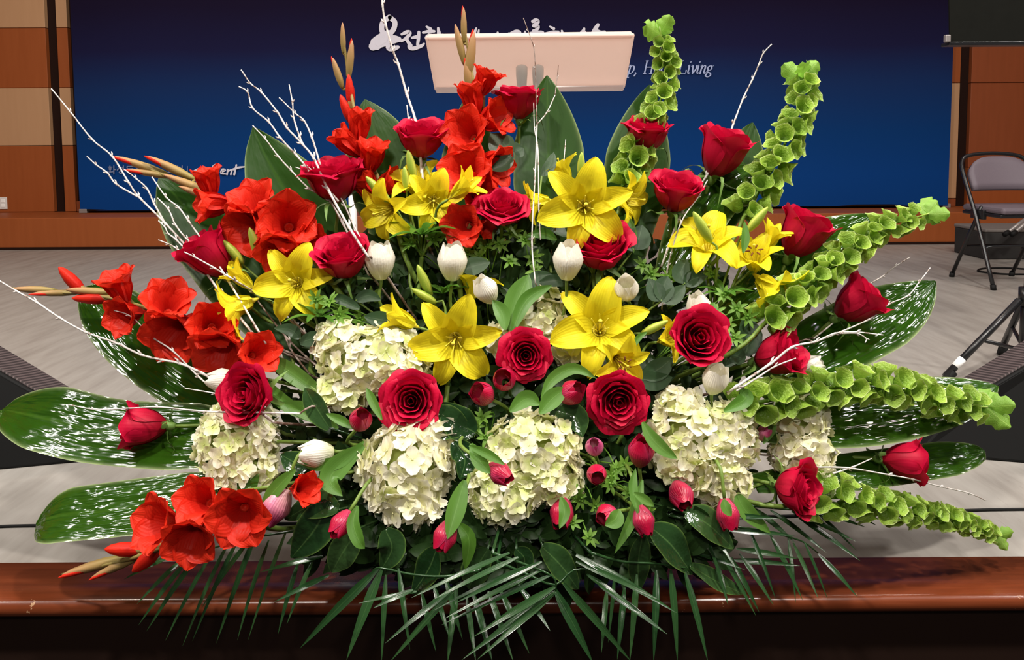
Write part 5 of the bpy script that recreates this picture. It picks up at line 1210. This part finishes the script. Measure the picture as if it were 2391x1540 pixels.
for l_, lv in (
    ('grey green oval leaves beside the rose under the largest lily', [([(1480, 580), (1492, 555), (1500, 525)], 58), ([(1480, 585), (1470, 560), (1475, 530)], 40)]),
    ('grey green round leaves in the dark gap beside the white opening tulip', [([(1545, 700), (1530, 680), (1515, 650)], 46), ([(1550, 705), (1550, 670), (1560, 645)], 50), ([(1545, 700), (1575, 690), (1600, 665)], 40)]),
    ('dark oval leaves under the lily that leans to the chair', [([(1600, 660), (1590, 635), (1605, 605)], 46), ([(1600, 665), (1620, 650), (1650, 645)], 40)]),
    ('grey green oval leaf beside the second upright white tulip', [([(1080, 630), (1110, 620), (1145, 612)], 44)]),
    ('grey green oval leaf above the cream hydrangea crown', [([(915, 750), (885, 745), (850, 738)], 40)]),
    ('dark oval leaves around the stem of the rose beside the cream tulip', [([(830, 700), (860, 690), (890, 700)], 30), ([(840, 720), (800, 700), (770, 690)], 26)]),
    ('dark oval leaves between the star lily and the white hydrangea', [([(1230, 690), (1250, 650), (1290, 640)], 34), ([(1260, 660), (1300, 655), (1330, 665)], 30)]),
    ('dark oval leaves behind the bare twig stems', [([(700, 790), (680, 770), (640, 765)], 30), ([(700, 800), (735, 790), (765, 800)], 36)]),
    ('dark oval leaves under the rose with the forked twig', [([(1740, 830), (1750, 780), (1735, 740)], 60), ([(1740, 840), (1710, 830), (1690, 860)], 46)]),
    ('dark oval leaves below the double lily', [([(1500, 880), (1540, 860), (1570, 835)], 50), ([(1480, 880), (1530, 890), (1570, 880)], 46)]),
    ('green oval leaf beside the largest lily, near the dark twig tip', [([(1265, 410), (1285, 385), (1293, 355)], 28)])):
    spray(l_, lv, .0)
# the packed greenery nobody could count, inside the arrangement
rr = random.Random(99); gs = []
for i in range(5200):
    a = rr.uniform(-1, 1); x = 1195 + a * 560 * rr.uniform(.3, 1); y = rr.uniform(475 + 190 * a * a, 1335 - 190 * a * a)
    p = P(x, y, rr.uniform(.06, .24)); q = rr.uniform(0, 6.28); L = rr.uniform(.025, .06)
    d = Vector((math.cos(q), rr.uniform(-.6, .3), math.sin(q) + .3)).normalized() * L
    gs.append(blade_geo([p - Vector((0, 1.5, .4)), p + d * .5 + Vector((0, -.004, 0)) - Vector((0, 1.5, .4)), p + d - Vector((0, 1.5, .4))], L * rr.uniform(.25, .6), Vector((rr.uniform(-.6, .6), -1, rr.uniform(-.2, .8))), .25, 2, 5))
for i in range(1500):  # extra low leaves added to give dark shade at the base
    x = rr.uniform(740, 1660); y = rr.uniform(1180, 1352 - 60 * abs(x - 1180) / 480)
    p = P(x, y, rr.uniform(.0, .2)); L = rr.uniform(.03, .06); q = rr.uniform(0, 6.28)
    d = Vector((math.cos(q), rr.uniform(-.4, .3), math.sin(q) * .6)).normalized() * L
    if p.z + min(0, d.z) < .012: continue
    o_ = Vector((0, 1.5, .4)); gs.append(blade_geo([p - o_, p + d * .5 + Vector((0, -.004, .003)) - o_, p + d - o_], L * rr.uniform(.35, .6), Vector((rr.uniform(-.6, .6), -1, rr.uniform(-.2, .8))), .25, 2, 5))
j = join(*gs)
fo = obj('packed_foliage', mesh('packed_foliage', j[0], j[1], M['filler'], j[2]), None, Matrix.Translation((0, 1.5, .4)))
tag(fo, 'dark green leaves packed between the flower stems inside the arrangement', 'foliage', kind='stuff')
